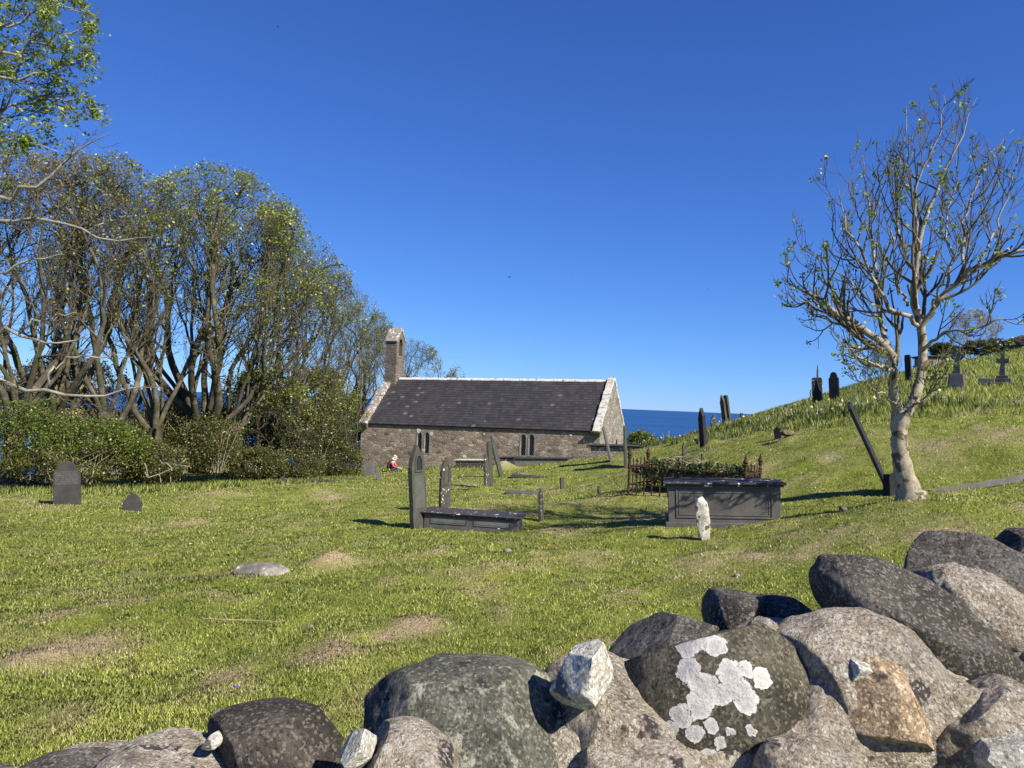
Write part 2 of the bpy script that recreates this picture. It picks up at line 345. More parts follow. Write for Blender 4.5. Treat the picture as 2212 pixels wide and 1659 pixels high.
# ------------------------------------------------------------------ church
CU = Vector((.9377, -.347, 0)); CW = Vector((.347, .9377, 0)); CO = Vector((-9.67, 50, -1.60)); SH = .0158
church = empty('church', CO, math.atan2(-.347, .9377))
tag(church, 'small grey rubble stone church with slate roof and bellcote, above the sea', 'church')
LEN, WID, APX, WALLH = 15.85, 6.5, 3.02, 3.4
def sh(o):
    me = o.data
    for v in me.vertices: v.co.z += SH*v.co.x
    return o
def mat_rubble(name, cols, mortar, lich, lth, sc=(2.5, 2.5, 4.6)):
    m = Mat(name, .95, .15); v = m.scaled(sc); wob = m.noise(2.2, 4, .6, vec=v, out='Color')
    v2 = m.n('VectorMath', {0: v, 1: m.n('VectorMath', {0: wob, 'Scale': .75}, operation='SCALE').outputs[0]}, operation='ADD').outputs[0]
    vo = m.n('TexVoronoi', {'Vector': v2, 'Scale': 1.0, 'Randomness': .9}); ed = m.n('TexVoronoi', {'Vector': v2, 'Scale': 1.0, 'Randomness': .9}, feature='DISTANCE_TO_EDGE')
    cell = m.n('SeparateColor', {0: vo.outputs['Color']}).outputs[0]
    c = m.ramp(cell, [(i/(len(cols)-1), k) for i, k in enumerate(cols)])
    gr = m.noise(14, 6, .7); c = m.mix(.5, c, m.ramp(gr, [(.3, .2), (.7, .85)]), 'OVERLAY')
    e = m.ramp(m.math('ADD', ed.outputs[0], m.math('MULTIPLY', m.noise(9, 3, .6), .16)), [(.10, 0.), (.2, 1.)])
    c = m.mix(e, mortar, c)
    c = m.mix(.45, c, m.ramp(m.noise(.7, 3, .6), [(.3, .3), (.7, .7)]), 'OVERLAY')
    l = m.noise(3.6, 6, .62, dist=.5); c = m.mix(m.ramp(l, [(lth, 0.), (lth+.03, 1.)]), c, lich)
    m.col(c); m.bump(m.math('ADD', m.math('MULTIPLY', e, .8), m.math('MULTIPLY', gr, .8)), .9, .035); return m.m
M_WALL = mat_rubble('brown_rubble', [(.12,.10,.085),(.25,.21,.175),(.33,.27,.22),(.19,.16,.135),(.42,.34,.25),(.15,.13,.115),(.28,.235,.2),(.30,.22,.16),(.46,.41,.34)], (.25,.21,.175), (.7,.66,.6), .69, (3.0, 3.0, 5.6))
M_GABLE = mat_rubble('lichened_rubble', [(.16,.145,.125),(.26,.24,.21),(.2,.18,.155),(.32,.295,.255)], (.24,.22,.19), (.5,.48,.43), .60)
M_BELL = mat_rubble('bellcote_rubble', [(.10,.09,.075),(.18,.155,.125),(.14,.12,.10),(.24,.2,.155)], (.16,.14,.12), (.6,.57,.5), .70, (2.5,2.5,6.5))
# the windows of the front wall: (u centre, sill, height, width)
WIN = []
for X, Y0, Y1 in [(907,934,979),(923,934,979),(1131,938.5,984),(1149,938.5,984)]:
    # intersect the ray with the front wall plane
    def ontowall(X, Y):
        r = ray(X, Y); o_ = CO; k = (o_.dot(CW))/(r.dot(CW)); p = r*k - o_; u = p.dot(CU); return u, p.z - SH*u
    u, zt = ontowall(X, Y0); _, zb = ontowall(X, Y1); WIN.append((u, zb, zt-zb, .33))
def lancet(u, z, h, wd, g=0.0, n=7):
    a = wd/2+g; top = z+h+g; sp = top - a*1.9; pts = [(u-a, z-g), (u+a, z-g)]
    for i in range(n+1):
        t = i/n; pts.append((u+a*math.cos(t*math.pi/2)**.75 if i < n else u, sp+(top-sp)*math.sin(t*math.pi/2)**1.15))
    for i in range(n-1, -1, -1):
        t = i/n; pts.append((u-a*math.cos(t*math.pi/2)**.75, sp+(top-sp)*math.sin(t*math.pi/2)**1.15))
    return pts
def wall_mesh():
    outer = [(0, -WALLH-1), (LEN, -WALLH-1), (LEN, 0), (0, 0)]
    loops = [[Vector((x, z, 0)) for x, z in outer]] + [[Vector((x, z, 0)) for x, z in lancet(u, z, h, wd)] for u, z, h, wd in WIN]
    tri = tessellate_polygon(loops); flat = [p for l in loops for p in l]
    b = MB(); b.add([(p.x, 0, p.y) for p in flat], tri)
    for u, z, h, wd in WIN:                                     # reveals
        l = lancet(u, z, h, wd); n = len(l)
        b.add([(x, 0, z_) for x, z_ in l]+[(x, .22, z_) for x, z_ in l], [(i, (i+1) % n, (i+1) % n+n, i+n) for i in range(n)])
    b.add([(0,WID,-WALLH-2),(LEN,WID,-WALLH-2),(LEN,WID,0),(0,WID,0)], [(0,3,2,1)])
    g = [(0, -WALLH-2), (WID, -WALLH-2), (WID, 0), (WID/2, APX), (0, 0)]
    b.add([(0, y, z) for y, z in g], [(0, 4, 3, 2, 1)])
    return b
sh(wall_mesh().build('wall', M_WALL, church))
b = MB(); g = [(-.02, -WALLH-1), (WID+.02, -WALLH-1), (WID+.02, 0), (WID/2, APX+.25), (-.02, 0)]
v = [(LEN+.004, y, z) for y, z in g]+[(LEN-.35, y, z) for y, z in g]
# gable slit
n = 5; b.add(v, [(0, 1, 2, 3, 4), (9, 8, 7, 6, 5)] + [(i, i+n, (i+1) % n+n, (i+1) % n) for i in range(n)])
sh(b.build('gable_wall', M_GABLE, church))
b = MB(); b.prism([(WID/2+1.05, -1.1), (WID/2+1.35, -1.15), (WID/2+1.42, -.85), (WID/2+1.3, -.6), (WID/2+1.1, -.7)], LEN+.006, LEN+.02, Matrix(((0,1,0,0),(1,0,0,0),(0,0,1,0),(0,0,0,1))))
sh(b.build('gable_opening', Mat('void', 1., 0).col((.01,.01,.01)).m, church))
def mat_glass():
    m = Mat('dark_glass', .12, .5); m.col((.008,.012,.016)); return m.m
M_GLASS = mat_glass(); M_LEAD = Mat('lead_wire', .6, .3).col((.34,.38,.4)).m
M_SURR = stone('dressed_stone', (.13,.12,.11), (.2,.185,.165), (.3,.28,.25), 5, .4, .005).m
for i, (u, z, h, wd) in enumerate(WIN):
    l0 = lancet(u, z, h, wd, -.001); l1 = lancet(u, z, h, wd, .075); n = len(l0)
    b = MB()
    V_ = [(x, -.012, q) for x, q in l1]+[(x, -.012, q) for x, q in l0]+[(x, .2, q) for x, q in l0]+[(x, .02, q) for x, q in l1]
    b.add(V_, [(i_, (i_+1) % n, (i_+1) % n+n, i_+n) for i_ in range(n)]+[(i_+n, (i_+1) % n+n, (i_+1) % n+2*n, i_+2*n) for i_ in range(n)]+[(i_+3*n, (i_+1) % n+3*n, (i_+1) % n, i_) for i_ in range(n)])
    wo = sh(b.build('window', M_SURR, church))
    b = MB(); b.add([(x, .14, q) for x, q in lancet(u, z, h, wd, .0)], [tuple(range(n))]); sh(b.build('pane', M_GLASS, wo))
    b = MB(); st = .125; r_ = .0085                              # diamond lattice clipped to the opening
    poly = lancet(u, z, h, wd, -.01)
    def inside(x, q):
        c = False
        for a in range(len(poly)):
            (x1, y1), (x2, y2) = poly[a], poly[a-1]
            if (y1 > q) != (y2 > q) and x < (x2-x1)*(q-y1)/(y2-y1)+x1: c = not c
        return c
    for sgn in (1, -1):
        for k in range(-14, 15):
            run = []
            for t in np.linspace(-h, h*1.2, 90):
                x = u + sgn*t*.55 + k*st*1.0 - sgn*.3; q = z + t
                if inside(x, q): run.append((x, .115+.006*sgn, q))
                elif len(run) > 1: b.tube([run[0], run[-1]], r_, 4, False); run = []
                else: run = []
            if len(run) > 1: b.tube([run[0], run[-1]], r_, 4, False)
    sh(b.build('lattice', M_LEAD, wo))
# roof: every slate modelled, colour varies per slate
def mat_roof():
    m = Mat('roof_slate', .5, .35); a = m.attr('tone')
    c = m.ramp(a, [(0., (.036,.034,.036)), (.5, (.046,.043,.045)), (.85, (.056,.052,.054)), (1., (.12,.115,.115))])
    c = m.mix(.5, c, m.ramp(m.noise(.6, 4, .6), [(.3, .35), (.7, .65)]), 'OVERLAY')
    l = m.noise(5.5, 2, .4); c = m.mix(m.ramp(l, [(.80, 0.), (.815, 1.)]), c, (.7,.7,.68))
    m.col(c); m.bump(m.noise(18, 4, .7), .3, .004); return m.m
M_ROOF = mat_roof(); rr = random.Random(3)
rise = APX; half = WID/2; sl_len = math.hypot(rise, half+.0); dirv = (half/sl_len, rise/sl_len)
def roof_side(back):
    b = MB(); NR = 20; over = .10; x0, x1 = .5, LEN-.42
    step = (sl_len+over)/NR
    for r in range(NR):
        s0 = -over + r*step; s1 = s0+step*1.6; wdt = .26+.012*(r % 3); x = x0 - (wdt/2 if r % 2 else 0)
        while x < x1:
            xa = max(x+.003, x0); xb = min(x+wdt-.003, x1); t = rr.random(); t = .97 if rr.random() < .012 else t*.85
            if xb-xa > .02:
                j = rr.uniform(-.006, .006); s1c = min(s1, sl_len-.02); lo = .046+rr.uniform(0, .005); hi = .028
                pts = []
                for (s_, o_) in ((s0+j, lo), (s1c, hi), (s1c, hi-.012), (s0+j, lo-.016)):
                    yy = s_*dirv[0]-o_*dirv[1]; zz = s_*dirv[1]+o_*dirv[0]
                    pts.append((yy, zz))
                V_ = [(xa, y, q) for y, q in pts]+[(xb, y, q) for y, q in pts]
                if back: V_ = [(x_, WID-y, q) for x_, y, q in V_]
                b.add(V_, [(0, 4, 5, 1), (3, 7, 4, 0), (0, 1, 2, 3), (4, 7, 6, 5)], t)
            x += wdt
    b.add([(x0, (WID+over if back else -over*dirv[0]), -over*dirv[1]+.02), (x1, (WID+over if back else -over*dirv[0]), -over*dirv[1]+.02), (x1, half, rise-.02), (x0, half, rise-.02)], [(0, 1, 2, 3)], .1)
    return b
ro = sh(roof_side(False).build('roof', M_ROOF, church, attr='tone'))
rb = sh(roof_side(True).build('roof', M_ROOF, church, attr='tone'))
b = MB(); b.box((.45, -.075, -.15), (LEN-.42, .0, -.055)); sh(b.build('eaves_board', Mat('dark_board', .8, .2).col((.03,.027,.026)).m, church))
b = MB()
x = .9
while x < LEN-.4:
    l = .5*rr.uniform(.9, 1.1); dz = rr.uniform(-.012, .012)
    b.prism([(-.17, rise-.09+dz), (-.15, rise-.03+dz), (-.05, rise+.07+dz), (.05, rise+.07+dz), (.15, rise-.03+dz), (.17, rise-.09+dz)], x, min(x+l-.006, LEN-.38), Matrix(((0,1,0,0),(1,0,0,half),(0,0,1,0),(0,0,0,1)))); x += l
sh(b.build('ridge', M_WHITE, church, bevel=.01))
# gable copings in separate blocks
def coping(x0, x1, mat, seed, stop=0.0):
    q = random.Random(seed)
    for side in (0, 1):
        b = MB(); s = -.28
        while s < sl_len-.02-stop:
            l = q.uniform(.28, .5); e = min(s+l, sl_len+.06-stop); th = .2+q.uniform(-.02, .03); j = q.uniform(-.02, .02)
            V_ = []
            for xx in (x0-j, x1+j):
                for s_, o_ in ((s+.008, .0), (e, .0), (e, th), (s+.008, th)):
                    yy = s_*dirv[0]-o_*dirv[1]; zz = s_*dirv[1]+o_*dirv[0]
                    V_.append((xx, yy if not side else WID-yy, zz))
            b.add(V_, [(3, 2, 1, 0), (4, 5, 6, 7), (0, 1, 5, 4), (1, 2, 6, 5), (2, 3, 7, 6), (3, 0, 4, 7)]); s = e
        sh(b.build('coping', mat, church, bevel=.02))
coping(-.06, .5, M_COPE, 1); coping(LEN-.40, LEN+.04, M_COPE2, 2)
for x0, x1 in ((-.1, .55), (LEN-.5, LEN+.1)):
    b = MB(); b.box((x0, -.3, -.12), (x1, .05, -.04)); b.box((x0+.02, -.24, -.22), (x1-.02, .05, -.122)); b.box((x0+.04, -.17, -.32), (x1-.04, .05, -.222))
    sh(b.build('kneeler', M_BELL, church, bevel=.015))
# bellcote: body with a real arched opening along u
BX0, BX1, BW, BH = .0, .86, 1.12, 3.35
y0, y1 = half-BW/2, half+BW/2
arch = lancet(half, APX+1.55, 1.15, .5, 0, 6)
outer = [(y0, APX-.75), (y1, APX-.75), (y1, APX+2.55), (half+.1, APX+BH), (half-.1, APX+BH), (y0, APX+2.55)]
loops = [[Vector((a, c, 0)) for a, c in outer], [Vector((a, c, 0)) for a, c in arch]]
tri = tessellate_polygon(loops); flat = [p for l in loops for p in l]; N0 = len(outer); N1 = len(arch); b = MB()
b.add([(BX0, p.x, p.y) for p in flat]+[(BX1, p.x, p.y) for p in flat],
      list(tri)+[tuple(i+N0+N1 for i in t) for t in tri]+[(i, (i+1) % N0, (i+1) % N0+N0+N1, i+N0+N1) for i in range(N0)]
      + [(N0+i, N0+(i+1) % N1, N0+(i+1) % N1+N0+N1, N0+i+N0+N1) for i in range(N1)])
sh(b.build('bellcote', M_BELL, church))
bell = church.children[-1]
b = MB()
for sgn in (-1, 1):
    V_ = []
    for xx in (BX0-.06, BX1+.06):
        for yy, zz in ((.62, 2.45), (.66, 2.52), (.06, BH+.12), (-.0, BH+.0)): V_.append((xx, half+sgn*yy, APX+zz))
    b.add(V_, [(0, 1, 2, 3), (7, 6, 5, 4), (0, 4, 5, 1), (1, 5, 6, 2), (2, 6, 7, 3), (3, 7, 4, 0)])
sh(b.build('cap', M_COPE, bell, bevel=.02))
b = MB(); b.tube([(BX0+.43, half-.2, APX+2.2), (BX0+.43, half+.2, APX+2.2)], .02, 6); b.tube([(BX0+.43, half, APX+2.2), (BX0+.5, half+.1, APX+1.7)], .015, 6)
sh(b.build('bell_bar', M_RUST, bell))
b = MB(); b.box((-.45, .5, -WALLH-1), (.0, 1.4, -1.3)); b.box((-.3, .6, -1.3), (0, 1.3, -.9)); sh(b.build('buttress', M_WALL, church, bevel=.03))
b = MB(); b.tube([(1.55, -.2, -.12), (1.5, -.2, -.4)], .02, 6); b.tube([(11.1, .98, .98+.1), (11.35, 1.35, 1.3+.12)], .012, 5)
# lichen blotches on the wall as thin crusts
q = random.Random(8)
for X, Y, r in [(904,930,6),(932,937,4),(915,972,4),(1003,986,4.5),(1002,931,1.5),(1233,940,2.5),(853,962,2),(810,939,1.5),(1046,938,2),(1100,960,1.8),(1180,957,2),(1262,952,2)]:
    r0 = ray(X, Y); k = CO.dot(CW)/(r0.dot(CW)); p = r0*k-CO; u = p.dot(CU); z = p.z-SH*u; rad = r*50/FPX; n = 14; b = MB()
    b.prism([(u+rad*math.cos(a*2*math.pi/n)*q.uniform(.65, 1.15), z+rad*math.sin(a*2*math.pi/n)*q.uniform(.65, 1.15)) for a in range(n)], -.02, .01); sh(b.build('lichen', M_WHITE, church))

def onroof(X, Y):
    nrm_ = Vector((0, -dirv[1], dirv[0])); N_ = CU*0+CW*nrm_.y+Vector((0, 0, nrm_.z)); r0 = ray(X, Y); k = (CO.dot(N_)+.06)/(r0.dot(N_)); p = r0*k-CO; return p.dot(CU), p.dot(CW), p.z
for X, Y, r in [(919,869,1.5),(921,872,1.8),(925,871,1.3),(934,878,1.6),(937,877,1.),(940,880,1.),(943,884,1.),(951,889,1.7),(954,874,2.),(959,870,2.4),(965,869,1.6),(1016,873,2.),(1053,874,1.8),(1030,895,1.2),(1080,898,1.),(1078,872,1.2),(1126,846,1.),(1261,894,1.8),(1006,844,1.2),(950,838,1.2)]:
    u, v_, z_ = onroof(X, Y); rad = r*50/FPX; n = 9; b = MB(); o_ = Vector((0, -dirv[1], dirv[0]))*.022; t_ = Vector((0, dirv[0], dirv[1]))
    c_ = Vector((u, v_, z_))
    ring = [c_+Vector((1, 0, 0))*rad*math.cos(a*2*math.pi/n)*q.uniform(.6, 1.3)+t_*rad*math.sin(a*2*math.pi/n)*q.uniform(.6, 1.2) for a in range(n)]
    b.add([p-o_ for p in ring]+[p+o_*.5 for p in ring], [tuple(range(n, 2*n))]+[(i, (i+1) % n, (i+1) % n+n, i+n) for i in range(n)]); b.build('lichen', M_WHITE, ro)

# ------------------------------------------------------------------ gravestones
def outline(kind, w, h, r):
    a = w/2; pts = [(-a, 0), (a, 0)]
    def arc(cx, cz, rx, rz, t0, t1, n=9):
        return [(cx+rx*math.cos(t0+(t1-t0)*i/n), cz+rz*math.sin(t0+(t1-t0)*i/n)) for i in range(n+1)]
    if kind == 'gothic':
        s = h-w*1.15; n = 9
        right = [(a*(1-(i/n)**1.75), s+(h-s)*i/n) for i in range(n+1)]
        pts += right + [(-x, z) for x, z in right[-2::-1]]
    elif kind == 'round': pts += arc(0, h-a, a, a, 0, math.pi, 14)
    elif kind == 'shoulder':
        s = h-.30*w-.12*h; c = a*.74
        pts += [(a, s), (c+.02, s+.015)] + arc(0, s+.02, c, h-s-.02, .02, math.pi-.02, 14) + [(-c-.02, s+.015), (-a, s)]
    elif kind == 'ogee':
        s = h*.52; pts += [(a, s), (a*.9, s+.03*h)] + [(a*(.88-.62*t), s+.04*h+(h*.34)*t**1.6) for t in np.linspace(0, 1, 5)] + arc(0, h-a*.34, a*.42, a*.34, .5, math.pi-.5, 6)
        right = pts[2:2+7]; pts = pts + [(-x, z) for x, z in right[::-1]]
    elif kind == 'spear': pts += [(a, h*.80), (0, h), (-a, h*.74)]
    elif kind == 'clip': pts += [(a, h-.05), (a*.72, h), (-a*.72, h), (-a, h-.05)]
    elif kind == 'taper': pts += [(a*.62, h*.97), (a*.3, h), (-a*.5, h*.98), (-a*.68, h*.9)]
    else:
        pts += [(a*r.uniform(.8, 1), h*.6), (a*r.uniform(.6, .9), h*.9), (a*.1, h), (-a*r.uniform(.5, .9), h*r.uniform(.85, .97)), (-a, h*.5)]
    return pts
def subdivide_outline(pts, step, r, amp):
    out = []
    for i, p in enumerate(pts):
        q = pts[(i+1) % len(pts)]; L = math.dist(p, q); n = max(1, int(L/step))
        for k in range(n):
            t = k/n; j = amp if (p[1] > .02 and L > .01) else 0
            out.append((p[0]+(q[0]-p[0])*t+r.uniform(-j, j), p[1]+(q[1]-p[1])*t+(r.uniform(-j, j) if k else 0)))
    return out
def grave(name, label, cat, base, top, d, w_, t, yaw, kind, mat, group='headstones of the churchyard', rough=.003, back=0.0, sink=.25, extra=None):
    r = random.Random(int(base[0]*7+base[1])); q = hit(base[0], base[1], d)
    h = math.dist(base, top)/FPX*q.y; ang = math.atan2(top[0]-base[0], base[1]-top[1]) - ROLL
    pts = outline(kind, w_, h, r); pts = [(x, z if z > 0 else -sink) for x, z in pts]
    pts = subdivide_outline(pts, .07, r, rough)
    b = MB(); b.prism(pts, -t/2, t/2)
    R = Matrix.Rotation(ang, 4, 'Y') @ Matrix.Rotation(math.radians(yaw), 4, 'Z') @ Matrix.Rotation(math.radians(back), 4, 'X')
    if extra:
        o = empty(name, q); o.matrix_world = Matrix.Translation(q) @ R
        b.build('slab', mat, o, bevel=.006); extra(o, w_, h, t, mat)
    else:
        o = b.build(name, mat, bevel=min(.008, t*.15)); o.matrix_world = Matrix.Translation(q) @ R
    return tag(o, label, cat, group)
def inscr_mat(name, base, line):
    """slate with worn rows of cut lettering that can no longer be read"""
    m = Mat(name, .6, .35); v = m.co
    s = m.n('SeparateXYZ', {0: v}); row = m.math('SINE', m.math('MULTIPLY', s.outputs[2], 2*math.pi/.052))
    rowm = m.ramp(row, [(.25, 0.), (.6, 1.)])
    nz = m.noise(1, 3, .7, vec=m.scaled((34, 1, 14))); br = m.ramp(nz, [(.48, 0.), (.54, 1.)])
    f = m.math('MULTIPLY', rowm, br); f = m.math('MULTIPLY', f, .6)
    c = m.ramp(m.noise(4, 8, .6), [(.3, tuple(x*.75 for x in base)), (.7, tuple(x*1.3 for x in base))])
    m.col(m.mix(f, c, line)); m.bump(m.noise(30, 4, .6), .2, .003); return m.m
M_INS = inscr_mat('inscribed_slate', (.06,.06,.062), (.15,.145,.12))
M_INSG = inscr_mat('inscribed_green_slate', (.075,.078,.07), (.12,.115,.09))
M_INSB = inscr_mat('inscribed_blue_slate', (.11,.112,.118), (.15,.145,.13))
def frontpatch(o, outl, t, mat, name, proud=.003):
    b = MB(); b.prism(outl, -t/2-proud, -t/2+.004); return b.build(name, mat, o)
def ex_left(o, w_, h, t, mat):
    frontpatch(o, [(-w_*.44, h*.45), (w_*.44, h*.45), (w_*.44, h*.76), (-w_*.44, h*.76)], t, M_INS, 'inscription')
def arch_ring(u, z, h, wd, th, y0, y1):
    l0 = lancet(u, z, h, wd); l1 = lancet(u, z, h, wd, th); n = len(l0); b = MB()
    b.add([(x, y0, q) for x, q in l1]+[(x, y0, q) for x, q in l0]+[(x, y1, q) for x, q in l0]+[(x, y1, q) for x, q in l1],
          [(i, (i+1) % n, (i+1) % n+n, i+n) for i in range(n)]+[(i+n, (i+1) % n+n, (i+1) % n+2*n, i+2*n) for i in range(n)]+[(i+3*n, (i+1) % n+3*n, (i+1) % n, i) for i in range(n)])
    return b
def ex_tall(o, w_, h, t, mat):
    arch_ring(0, h*.70, h*.17, w_*.42, .035, -t/2-.02, -t/2+.004).build('carved_arch', mat, o, bevel=.004)
    b = MB(); b.prism(lancet(0, h*.70, h*.17, w_*.42, -.002), -t/2-.003, -t/2+.003); b.build('niche_shade', M_SLATE_DK, o)  # flat dark panel in the arch, the recess's shade put into its colour
    frontpatch(o, [(-w_*.36, h*.25), (w_*.36, h*.25), (w_*.36, h*.64), (-w_*.36, h*.64)], t, M_INSG, 'inscription')
def ex_ring(o, w_, h, t, mat):
    arch_ring(0, h*.5, h*.36, w_*.4, .03, -t/2-.015, -t/2+.004).build('carved_arch', mat, o, bevel=.004)
GS = 'headstones of the churchyard'
gr = grave
gr('headstone', 'large dark slate headstone with shouldered round top at the left edge of the lawn', 'headstone', (145,1090), (143,997), 20, .64, .09, 12, 'shoulder', M_SLATE, extra=ex_left)
gr('headstone', 'low dark slate headstone with curved peak, sunk right of the large shouldered one', 'headstone', (285,1102), (287,1065), 19, .42, .08, 14, 'shoulder', M_SLATE)
gr('headstone', 'tiny dark stone stub standing before the hedge beneath the trees', 'headstone', (611,1043), (611,1028), 30, .16, .08, 10, 'rough', M_SLATE)
gr('headstone', 'grey carved headstone standing against the left corner of the church', 'headstone', (795,1028), (794,995), 41, .42, .1, 10, 'clip', M_SLATE_B)
gr('headstone', 'narrow grey slab just behind the carved headstone at the church corner', 'headstone', (806,1024), (806,997), 42, .3, .08, 60, 'taper', M_SLATE_B)
gr('headstone', 'small thin grey stone leaning left near the church corner', 'headstone', (819,1037), (813,1011), 37, .2, .06, 20, 'taper', M_SLATE_B)
gr('headstone', 'tall greenish slate headstone with pointed top and carved arch beside the low chest tomb', 'headstone', (905,1140), (898,961), 15.2, .42, .10, 58, 'gothic', M_SLATE_G, extra=ex_tall)
gr('headstone', 'pointed headstone with white lichen spots standing behind the low chest tomb', 'headstone', (960,1104), (963,992), 17.3, .34, .07, 56, 'gothic', M_SLATE_L, extra=ex_ring)
gr('headstone', 'narrow slab blotched with white lichen, on a straw mound in mid lawn', 'headstone', (1052,1060), (1049,983), 23, .30, .07, 70, 'gothic', M_SLATE_L)
gr('headstone', 'tall brown-green slab standing edge-on right behind the lichen blotched one', 'headstone', (1060,1052), (1056,954), 24.5, .3, .08, 72, 'clip', M_SLATE_G)
gr('headstone', 'slab leaning far to the left out of a mound of dry grass', 'headstone', (1083,1030), (1061,943), 27, .34, .07, 70, 'spear', M_SLATE_G)
gr('headstone', 'thin upright slate with white dots right of the low chest tomb', 'headstone', (1169,1128), (1167.5,1056), 16.2, .2, .055, 72, 'spear', M_SLATE_L)
gr('headstone', 'small thin grey post of slate left of the broken stub in mid lawn', 'headstone', (1215,1059), (1214,1033), 23, .14, .06, 30, 'clip', M_SLATE_G)
gr('headstone', 'tiny broken stub left of the rusty railing', 'headstone', (1295,1065), (1294,1049), 20, .09, .05, 30, 'rough', M_SLATE_G)
gr('headstone', 'long thin slab leaning left in front of the white church gable', 'headstone', (1320,997), (1303,924), 30, .62, .06, 78, 'clip', M_SLATE_B, sink=.3)
gr('headstone', 'tall narrow edge-on slab behind the left end of the rusty railing', 'headstone', (1351.5,1010), (1350,922), 27, .6, .07, 76, 'clip', M_SLATE_G, sink=.3)
gr('headstone', 'small pointed stone rising just behind the ivy in the railing', 'headstone', (1478,989), (1476.5,957), 23.5, .1, .06, 20, 'spear', M_SLATE_G)
gr('headstone', 'tiny spike of stone behind the ivy, right of the small pointed one', 'headstone', (1518,993), (1517,979), 22.5, .06, .05, 20, 'spear', M_SLATE_G)
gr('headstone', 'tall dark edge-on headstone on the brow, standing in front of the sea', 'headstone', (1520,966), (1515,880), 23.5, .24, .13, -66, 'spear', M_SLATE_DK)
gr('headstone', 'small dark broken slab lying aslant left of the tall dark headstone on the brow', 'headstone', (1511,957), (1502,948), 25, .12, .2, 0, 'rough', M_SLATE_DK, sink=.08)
gr('headstone', 'rounded stone with white lichen marks standing on the brow before the sea', 'headstone', (1542,914), (1541.5,888), 33, .24, .1, 10, 'gothic', M_SLATE_L)
gr('headstone', 'left one of the two tall slabs close together on the skyline', 'headstone', (1567,909), (1559,846), 35, .26, .1, -66, 'spear', M_SLATE_G)
gr('headstone', 'right one of the two tall slabs close together on the skyline', 'headstone', (1576,907), (1568,846), 35.6, .24, .1, -68, 'clip', M_SLATE_G)
gr('headstone', 'short tapered stone alone on the brow to the right of the two tall slabs', 'headstone', (1603,901), (1602,883), 38, .2, .12, 10, 'taper', M_SLATE_G)
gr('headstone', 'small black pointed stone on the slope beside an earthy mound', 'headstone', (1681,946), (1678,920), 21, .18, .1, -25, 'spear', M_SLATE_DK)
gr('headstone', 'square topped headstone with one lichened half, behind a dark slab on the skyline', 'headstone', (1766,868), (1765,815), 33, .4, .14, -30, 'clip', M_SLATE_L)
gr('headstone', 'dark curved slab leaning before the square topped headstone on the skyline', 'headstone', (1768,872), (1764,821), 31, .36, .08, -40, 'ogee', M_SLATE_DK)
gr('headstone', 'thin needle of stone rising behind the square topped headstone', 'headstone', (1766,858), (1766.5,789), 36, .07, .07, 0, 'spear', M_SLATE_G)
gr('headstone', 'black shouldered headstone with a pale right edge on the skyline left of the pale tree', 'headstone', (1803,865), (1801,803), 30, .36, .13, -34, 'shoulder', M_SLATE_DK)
gr('headstone', 'long dark slab leaning left over the grass beside the pale tree trunk', 'headstone', (1922,1062), (1836,871), 12.6, .55, .06, 63, 'clip', M_SLATE_DK, sink=.1)
gr('headstone', 'squat black stone between the leaning slab and the foot of the pale tree', 'headstone', (1928,1066), (1926,1022), 12.5, .24, .2, 10, 'clip', M_SLATE_DK)
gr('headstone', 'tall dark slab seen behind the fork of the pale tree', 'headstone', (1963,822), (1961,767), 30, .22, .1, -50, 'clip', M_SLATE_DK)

def rockmesh(rx, ry, rz, sub, seed, rough=.12, cuts=0, fine=.03, fs=9, cutd=(.55, .85), sq=1.0):
    import bmesh
    bm = bmesh.new(); bmesh.ops.create_icosphere(bm, subdivisions=sub, radius=1.0)
    V = np.array([v.co[:] for v in bm.verts]); F = np.array([[v.index for v in f.verts] for f in bm.faces]); bm.free()
    if sq != 1.0:
        V = np.sign(V)*np.abs(V)**sq; 
    r = np.random.default_rng(seed)
    V = V*(1+rough*2*fbm(V*1.1+seed*3.7, seed, 3))[:, None]
    for k in range(cuts):
        n = r.normal(size=3); n /= np.linalg.norm(n); dd = r.uniform(*cutd); o = V@n-dd; V = V-np.where(o > 0, o*.93, 0)[:, None]*n
    S_ = np.array([rx, ry, rz]); V = V*S_; N = V/np.linalg.norm(V/S_, axis=1)[:, None]/S_
    N = N/np.linalg.norm(N, axis=1)[:, None]; m = (rx*ry*rz)**(1/3)
    V = V + N*(fine*2*m*fbm(V/m*fs/3+seed, seed+5, 5))[:, None]
    return V, F
def rock(name, V, F, mat, M4, parent=None, attrs=None):
    o = npmesh(name, V, F, mat, parent, True, attrs); o.matrix_world = M4; return o

# the rough white stone in front of the big tomb
q = hit(1520, 1170, 12.4); V, F = rockmesh(.115, .09, .50, 5, 5, .10, 9, .07, 9, (.62, .9), .5)
o = rock('headstone', V, F, M_WHITEST, Matrix.Translation(q+Vector((-.02, 0, .17))) @ Euler((.05, -.17, .3)).to_matrix().to_4x4())
tag(o, 'rough white lichened stone pillar leaning in front of the big chest tomb', 'headstone', GS)

